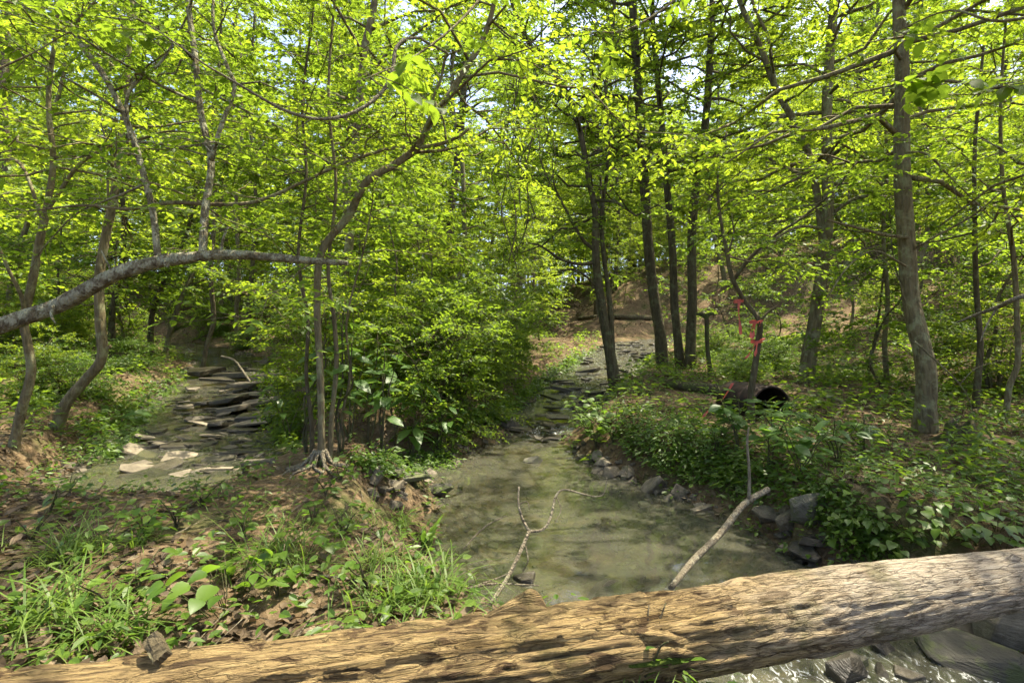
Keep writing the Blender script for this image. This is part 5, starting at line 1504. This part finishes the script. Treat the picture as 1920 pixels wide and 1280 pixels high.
for i, (x, y, k, sc_, lb) in enumerate([
        (60, 1175, 3, 1.05, 'large drooping grass tuft with broad blades nearest the log’s tan end'), (120, 1150, 0, 1.0, 'sunlit drooping grass tuft on the left bank beside the large tuft'), (130, 1050, 1, 1.1, 'wide fine-bladed grass tuft on the left bank above the drooping tufts'),
        (165, 1030, 1, .8, 'fine grass tuft at the upper edge of the mud patch'), (270, 1020, 2, .8, 'small pale grass tuft alone on bare mud'), (510, 1045, 1, 1.1, 'dense grass tuft behind the heart-leaf cluster'), (545, 1060, 1, .8, 'grass tuft over the bleached branch'),
        (465, 985, 2, .8, 'small grass tuft on the mud above the heart-leaf cluster'), (250, 1195, 2, 1.0, 'short grass tuft right behind the bark chunk'), (170, 1205, 0, .9, 'grass tuft against the log beside the bark chunk'),
        (820, 1120, 0, 1.0, 'arching grass tuft at the pool edge by the grey twig'), (770, 1110, 1, .9, 'fine grass tuft at the pool edge behind the log'), (700, 1060, 1, .8, 'thin grass tuft among dead leaves on the pool bank'),
        (750, 985, 0, .8, 'grass tuft hanging over the left pool edge'), (660, 990, 2, .8, 'short grass tuft beside leaf litter on the pool bank'), (715, 1140, 1, 1.0, 'grass tuft directly behind the middle of the log'),
        (180, 745, 3, 1.3, 'sunlit grass tuft on the bank of the side creek'), (130, 740, 1, 1.5, 'wide sunlit grass tuft by the leaning grey trunk'), (215, 760, 1, 1.2, 'grass tuft overhanging the side creek'), (240, 790, 0, .9, 'grass tuft beside the very large pale leaves'),
        (1620, 712, 1, 1.8, 'sunlit yellow grass tuft behind the forked tree'), (1655, 715, 3, 1.4, 'sunlit tall grass tuft by the thin mossy tree'), (1560, 716, 1, 1.5, 'grass tuft at the foot of the forked tree'), (1590, 700, 1, 1.6, 'grass tuft on the sunlit flat behind the drum')]):
    h = hit(x, y)
    o = obj('grass_tuft', TUFT[k], None, tuple(h)); o.scale = (sc_, sc_, sc_); o.rotation_euler = (0, 0, i*1.7)
    tag(o, lb, 'grass')
h = hit(800, 1030)
G = blades(np.random.default_rng(9), 7, .34, .018, .02, .35, 1.15)
tag(obj('strap_leaf_plant', G.mesh('strap_leaf_plant', [LEAF_BROAD]), None, tuple(h)), 'plant with a few upright broad strap leaves at the left pool edge', 'plant')

# near boughs with large leaves hanging into the top of the view
def bough(label, pts, Y, dY, leaf_meshes, size, n_, seed, mat=BARK_GREY):
    rs = np.random.default_rng(seed)
    P, R = px_path(pts, Y, None, dY); b0 = P[0].copy()
    root = empty('leafy_bough', tuple(b0)); tag(root, label, 'bough')
    G = Geo(); add_tube(G, P-b0, R, 7, 0, 5, .1, seed); obj('stem', G.mesh('stem', [mat]), root)
    todo = []
    Ps, _ = smooth_path(P-b0, R, 5)
    for k in range(max(3, n_//9)):
        q0 = interp_path(Ps, np.array([rs.uniform(.15, 1)]))[0]
        b = rs.uniform(0, 6.28); d = np.array([math.cos(b), math.sin(b)*.7, rs.normal(0, .15)]); L = rs.uniform(.25, .6)
        q1 = q0+d*L-np.array([0, 0, .06])
        G = Geo(); add_tube(G, np.array([q0, (q0+q1)/2+np.array([0, 0, .02]), q1]), np.array([.004, .003, .0015]), 4, 0, 3)
        twg = obj('twig', G.mesh('twig', [mat]), root)
        sv = np.array([-d[1], d[0], 0])
        for j in range(9):
            t = .15+.85*j/8
            q = q0*(1-t)+q1*t; sd = 1 if j % 2 else -1
            todo.append((twg, q, tuple(d*.55+sd*sv*.85+rs.normal(0, .2, 3)+np.array([0, 0, -.25])), (rs.normal(0, .3), rs.normal(0, .3), 1)))
    for twg, q, d, nr in todo: put_leaf(twg, leaf_meshes[int(rs.integers(len(leaf_meshes)))], q, d, nr, size, rs)
BIGL = [leaf_mesh('leaf', p_, LEAF_MID, d_, .15) for p_, d_ in (([.03, .24, .33, .28, .16, .0], .2), ([.03, .20, .30, .28, .18, .0], .35))]
bough('near bough with large leaves reaching in over the grey end of the log', [(2665, 60, 18), (2300, 70, 14), (2050, 120, 12), (1900, 165, 9), (1750, 150, 7), (1600, 175, 4)], 3.1, .45, BIGL, .12, 110, 1)
bough('second large-leaved bough above the right bank, higher than the first', [(2665, -90, 18), (2250, -50, 14), (2050, 0, 11), (1880, 40, 8), (1780, 20, 5), (1680, 60, 3)], 3.1, 1.0, BIGL, .12, 90, 2)
bough('near bough with large leaves above the bent lichen tree', [(-1080, 60, 20), (-600, 130, 16), (-200, 100, 11), (-60, 140, 8), (40, 110, 5), (130, 60, 3)], 2.4, .6, BIGL, .12, 80, 3)
bough('low bough with large leaves beside the bent lichen tree', [(-1080, 260, 18), (-600, 330, 14), (-220, 290, 9), (-80, 300, 6), (30, 280, 3)], 2.4, .65, BIGL, .11, 50, 4)
bough('thin leafy bough hanging beside the pale looping branch', [(930, -40, 8), (890, 10, 7), (840, 60, 6), (770, 110, 5), (680, 150, 3)], YC, -1.1, BIGL, .11, 60, 5)
bough('leafy bough over the middle of the creek', [(1680, -190, 14), (1500, -130, 11), (1340, -60, 9), (1240, 20, 6), (1160, 60, 4), (1080, 50, 2)], 5.3, -.9, BIGL, .11, 70, 6)

# ------------------------------------------------------------------ what nobody could count: litter, ground cover, gravel
rs = np.random.default_rng(99)
def field(n_, ylo, yhi, pw=1.6, half=1.15):
    y = ylo+(yhi-ylo)*rs.uniform(0, 1, n_)**pw
    x = rs.uniform(-half, half, n_)*(y+.6)
    return x, y
def on_land(x, y, lo=.02):
    e, zw_, e1, e2 = channel(x, y)
    return e > lo
# dead leaves
x, y = field(62000, 1.0, 30, 1.7)
dens = fbm(x*.8, y*.8, 0, 61, 3)
mud = sstep(1.0, .45, np.hypot((x+1.7)/1.25, (y-3.1)/.9))          # the bare mud patch of the left bank
keep = on_land(x, y, -.05) & (rs.uniform(0, 1, len(x)) < sstep(.30, .62, dens)*1.1*(1-.85*mud)+.12)
x, y = x[keep], y[keep]
n_ = len(x); z = tfast(x, y)+rs.uniform(.003, .022, n_)
a = rs.uniform(0, 6.28, n_)
yd = np.stack([np.cos(a), np.sin(a), rs.normal(0, .25, n_)], 1); nr = np.stack([rs.normal(0, .4, n_), rs.normal(0, .4, n_), np.ones(n_)], 1); sz = rs.uniform(.02, .048, n_)*(1+.07*y)
pos = np.stack([x, y, z], 1)
G = Geo()
for sel, tp in ((y < 5, LIT10), (y >= 5, LIT4)): leaf_cloud(G, pos[sel], yd[sel], nr[sel], sz[sel]*(1.25 if tp is LIT10 else 1), tp, 0, .85)
tag(obj('leaf_litter', G.mesh('leaf_litter', [LITTER])), 'dead brown leaves scattered over the forest floor', 'leaf litter', kind='stuff')
# small fallen twigs
x, y = field(1500, 1.1, 16, 1.4)
keep = on_land(x, y, .0); x, y = x[keep], y[keep]
n_ = len(x); a = rs.uniform(0, 6.28, n_); L = rs.uniform(.08, .5, n_)
p0 = np.stack([x, y, tfast(x, y)+.012], 1); xe, ye = x+np.cos(a)*L, y+np.sin(a)*L
p1 = np.stack([xe, ye, tfast(xe, ye)+.015], 1)
D = norm(p1-p0); sv = norm(np.cross(D, np.array([0, 0, 1.0]))); uv = np.cross(sv, D); r0 = rs.uniform(.0015, .005, n_)
V = []
for c_, f_ in ((p0, 1.0), (p1, .5)):
    for b in (0, 2.09, 4.19): V.append(c_+(r0*f_)[:, None]*(sv*math.cos(b)+uv*math.sin(b)))
V = np.stack(V, 1).reshape(-1, 3); bse = (np.arange(n_)*6)[:, None, None]
G = Geo(); G.add(V, (np.array([(0, 1, 4, 3), (1, 2, 5, 4), (2, 0, 3, 5)])[None]+bse).reshape(-1, 4), 0, True)
tag(obj('twig_litter', G.mesh('twig_litter', [BARK_PALE])), 'small broken twigs strewn among the dead leaves', 'twigs', kind='stuff')
# low green ground cover: many little plants of a few leaves each
def cover(name, label, n_, ylo, yhi, seed, mat, size, hmax, thr, per=7, pw=1.5, mask=None, tmpl=D4, width=1.0):
    global rs
    rs = np.random.default_rng(seed)
    x, y = field(n_, ylo, yhi, pw)
    d = fbm(x*.7, y*.7, 0, seed, 4)
    pr = sstep(thr-.08, thr+.10, d)
    if mask is not None: pr = pr*mask(x, y)
    keep = on_land(x, y, .0) & (rs.uniform(0, 1, n_) < pr)
    x, y = x[keep], y[keep]; m_ = len(x)
    h = hmax*rs.uniform(.25, 1, m_)
    S = np.repeat(np.stack([x, y, tfast(x, y)], 1), per, 0)
    t = np.tile(np.arange(per)/per, m_)
    a = np.repeat(rs.uniform(0, 6.28, m_), per)+t*per*2.4+rs.normal(0, .3, m_*per)
    H_ = np.repeat(h, per)*(.35+.65*t)
    rad = rs.uniform(.01, .07, m_*per)
    pos = S+np.stack([np.cos(a)*rad, np.sin(a)*rad, H_], 1)
    yd = np.stack([np.cos(a), np.sin(a), rs.normal(-.1, .25, m_*per)], 1)
    nr = np.stack([rs.normal(0, .35, m_*per), rs.normal(0, .35, m_*per), np.ones(m_*per)], 1)
    sz = size*rs.uniform(.55, 1.3, m_*per)*(1+.03*S[:, 1])
    G = Geo(); leaf_cloud(G, pos, yd, nr, sz, tmpl, 0, width)
    tag(obj(name, G.mesh(name, [mat])), label, 'ground cover', kind='stuff')
HILL = lambda x, y: ((960+F*x/y > 1040) & (960+F*x/y < 1360) & (y > 18.5)).astype(float)      # bare leaf-strewn slope above the creek
right = lambda x, y: np.where(x > .6, .70, .24+.5*sstep(3.6, 6, y))*(1-.8*HILL(x, y))
cover('ground_cover', 'low bright green herbs carpeting the banks', 11500, 1.3, 16, 141, LEAF_HERB, .042, .17, .40, 7, 1.4, right)
cover('ground_cover', 'taller deep green weeds carpeting the creek banks', 5200, 3.6, 24, 142, LEAF_DEEP, .085, .42, .42, 9, 1.2, lambda x, y: np.where(x > .6, .6, .8*sstep(4.6, 6, y))*(1-HILL(x, y)), D4, .5)
cover('ground_cover', 'scattered light green woodland herbs on the slopes', 5200, 6, 40, 143, LEAF_MID, .085, .38, .45, 8, 1.1, lambda x, y: 1-.85*HILL(x, y), D2)
# dense herbs on the creek banks themselves
def cover_px(name, label, poly, n_, seed, mat, size, hmax, per=8):
    r_ = np.random.default_rng(seed)
    B = np.array([hit(*inpoly(r_, poly)) for _ in range(n_)])
    m_ = len(B)
    S = np.repeat(B, per, 0); t = np.tile(np.arange(per)/per, m_)
    a = r_.uniform(0, 6.28, m_*per); H_ = np.repeat(hmax*r_.uniform(.3, 1, m_), per)*(.25+.75*t)
    rad = r_.uniform(.01, .09, m_*per)
    pos = S+np.stack([np.cos(a)*rad, np.sin(a)*rad, H_], 1)
    G = Geo(); leaf_cloud(G, pos, np.stack([np.cos(a), np.sin(a), r_.normal(-.15, .3, m_*per)], 1), np.stack([r_.normal(0, .4, m_*per), r_.normal(-.2, .4, m_*per), np.ones(m_*per)], 1), size*r_.uniform(.5, 1.3, m_*per), D4, 0)
    tag(obj(name, G.mesh(name, [mat])), label, 'ground cover', kind='stuff')
cover_px('ground_cover', 'small-leaved herbs covering the right bank between cascade and drum', [(1130, 790), (1200, 760), (1340, 800), (1400, 850), (1390, 900), (1330, 920), (1240, 890), (1170, 850)], 620, 1, LEAF_HERB, .045, .16)
cover_px('ground_cover', 'leafy herbs spilling over the right bank down to the outlet stones', [(1330, 880), (1500, 860), (1620, 960), (1700, 1050), (1600, 1060), (1500, 960), (1380, 950)], 420, 2, LEAF_HERB, .042, .14)
cover_px('ground_cover', 'grassy herbs along the left pool edge below the sapling clump', [(650, 860), (830, 850), (860, 880), (780, 900), (700, 905)], 200, 3, LEAF_HERB, .045, .14)
cover_px('ground_cover', 'dense herbs on the left bank of the upper main creek', [(860, 800), (960, 760), (1040, 690), (1130, 650), (1080, 690), (1000, 745), (940, 800)], 260, 4, LEAF_HERB, .075, .30)
cover_px('ground_cover', 'leafy herbs crowding the outer edge of the side creek', [(150, 800), (250, 740), (330, 690), (345, 710), (300, 770), (250, 850), (180, 880)], 230, 5, LEAF_HERB, .06, .24)
cover_px('ground_cover', 'leafy herbs crowding the thicket edge of the side creek', [(505, 700), (560, 760), (560, 850), (525, 850), (500, 790), (480, 740)], 170, 6, LEAF_MID, .065, .30)
# grass carpet, thin
rs = np.random.default_rng(171)
x, y = field(16000, 1.3, 12, 1.4)
d = fbm(x*.9, y*.9, 0, 172, 3)
keep = on_land(x, y, .0) & (rs.uniform(0, 1, len(x)) < sstep(.40, .56, d))
x, y = x[keep], y[keep]
Gb = blades(rs, len(x), .20, .0022, 0.0, .8, .5)
V = np.concatenate(Gb.V); V += np.repeat(np.stack([x, y, tfast(x, y)], 1), 12, 0)
Gb.V = [V]
tag(obj('thin_grass', Gb.mesh('thin_grass', [GRASS])), 'thin grass growing through the litter on the banks', 'grass', kind='stuff')
# gravel and shale chips along the water
cube_v = np.array([(-.5, -.4, -.2), (.5, -.45, -.15), (.45, .4, -.2), (-.4, .5, -.2), (-.35, -.3, .2), (.4, -.35, .15), (.3, .35, .22), (-.3, .3, .18)])
cube_f = np.array([(0, 3, 2, 1), (4, 5, 6, 7), (0, 1, 5, 4), (1, 2, 6, 5), (2, 3, 7, 6), (3, 0, 4, 7)])
x = rs.uniform(-8, 8, 60000); y = rs.uniform(1.3, 16, 60000)
e, zw_, e1, e2 = channel(x, y)
keep = (e > -.9) & (e < .16) & (np.abs(x) < 1.1*y) & (rs.uniform(0, 1, len(x)) < np.where(e2 < e1, .9, np.where(x > .3, .65, .35))*sstep(.35, .55, fbm(x*1.5, y*1.5, 0, 180, 3)))
x, y = x[keep], y[keep]; n_ = len(x)
a = rs.uniform(0, 6.28, n_); yd = np.stack([np.cos(a), np.sin(a), rs.normal(0, .2, n_)], 1); nr = np.stack([rs.normal(0, .3, n_), rs.normal(0, .3, n_), np.ones(n_)], 1)
G = Geo(); leaf_cloud(G, np.stack([x, y, tfast(x, y)+.006], 1), yd, nr, .03*np.exp(rs.normal(0, .5, n_))*(1+.06*y), (cube_v, cube_f), 0)
tag(obj('gravel', G.mesh('gravel', [R_DRY])), 'shale chips and gravel along the creek edges and bed', 'gravel', kind='stuff')
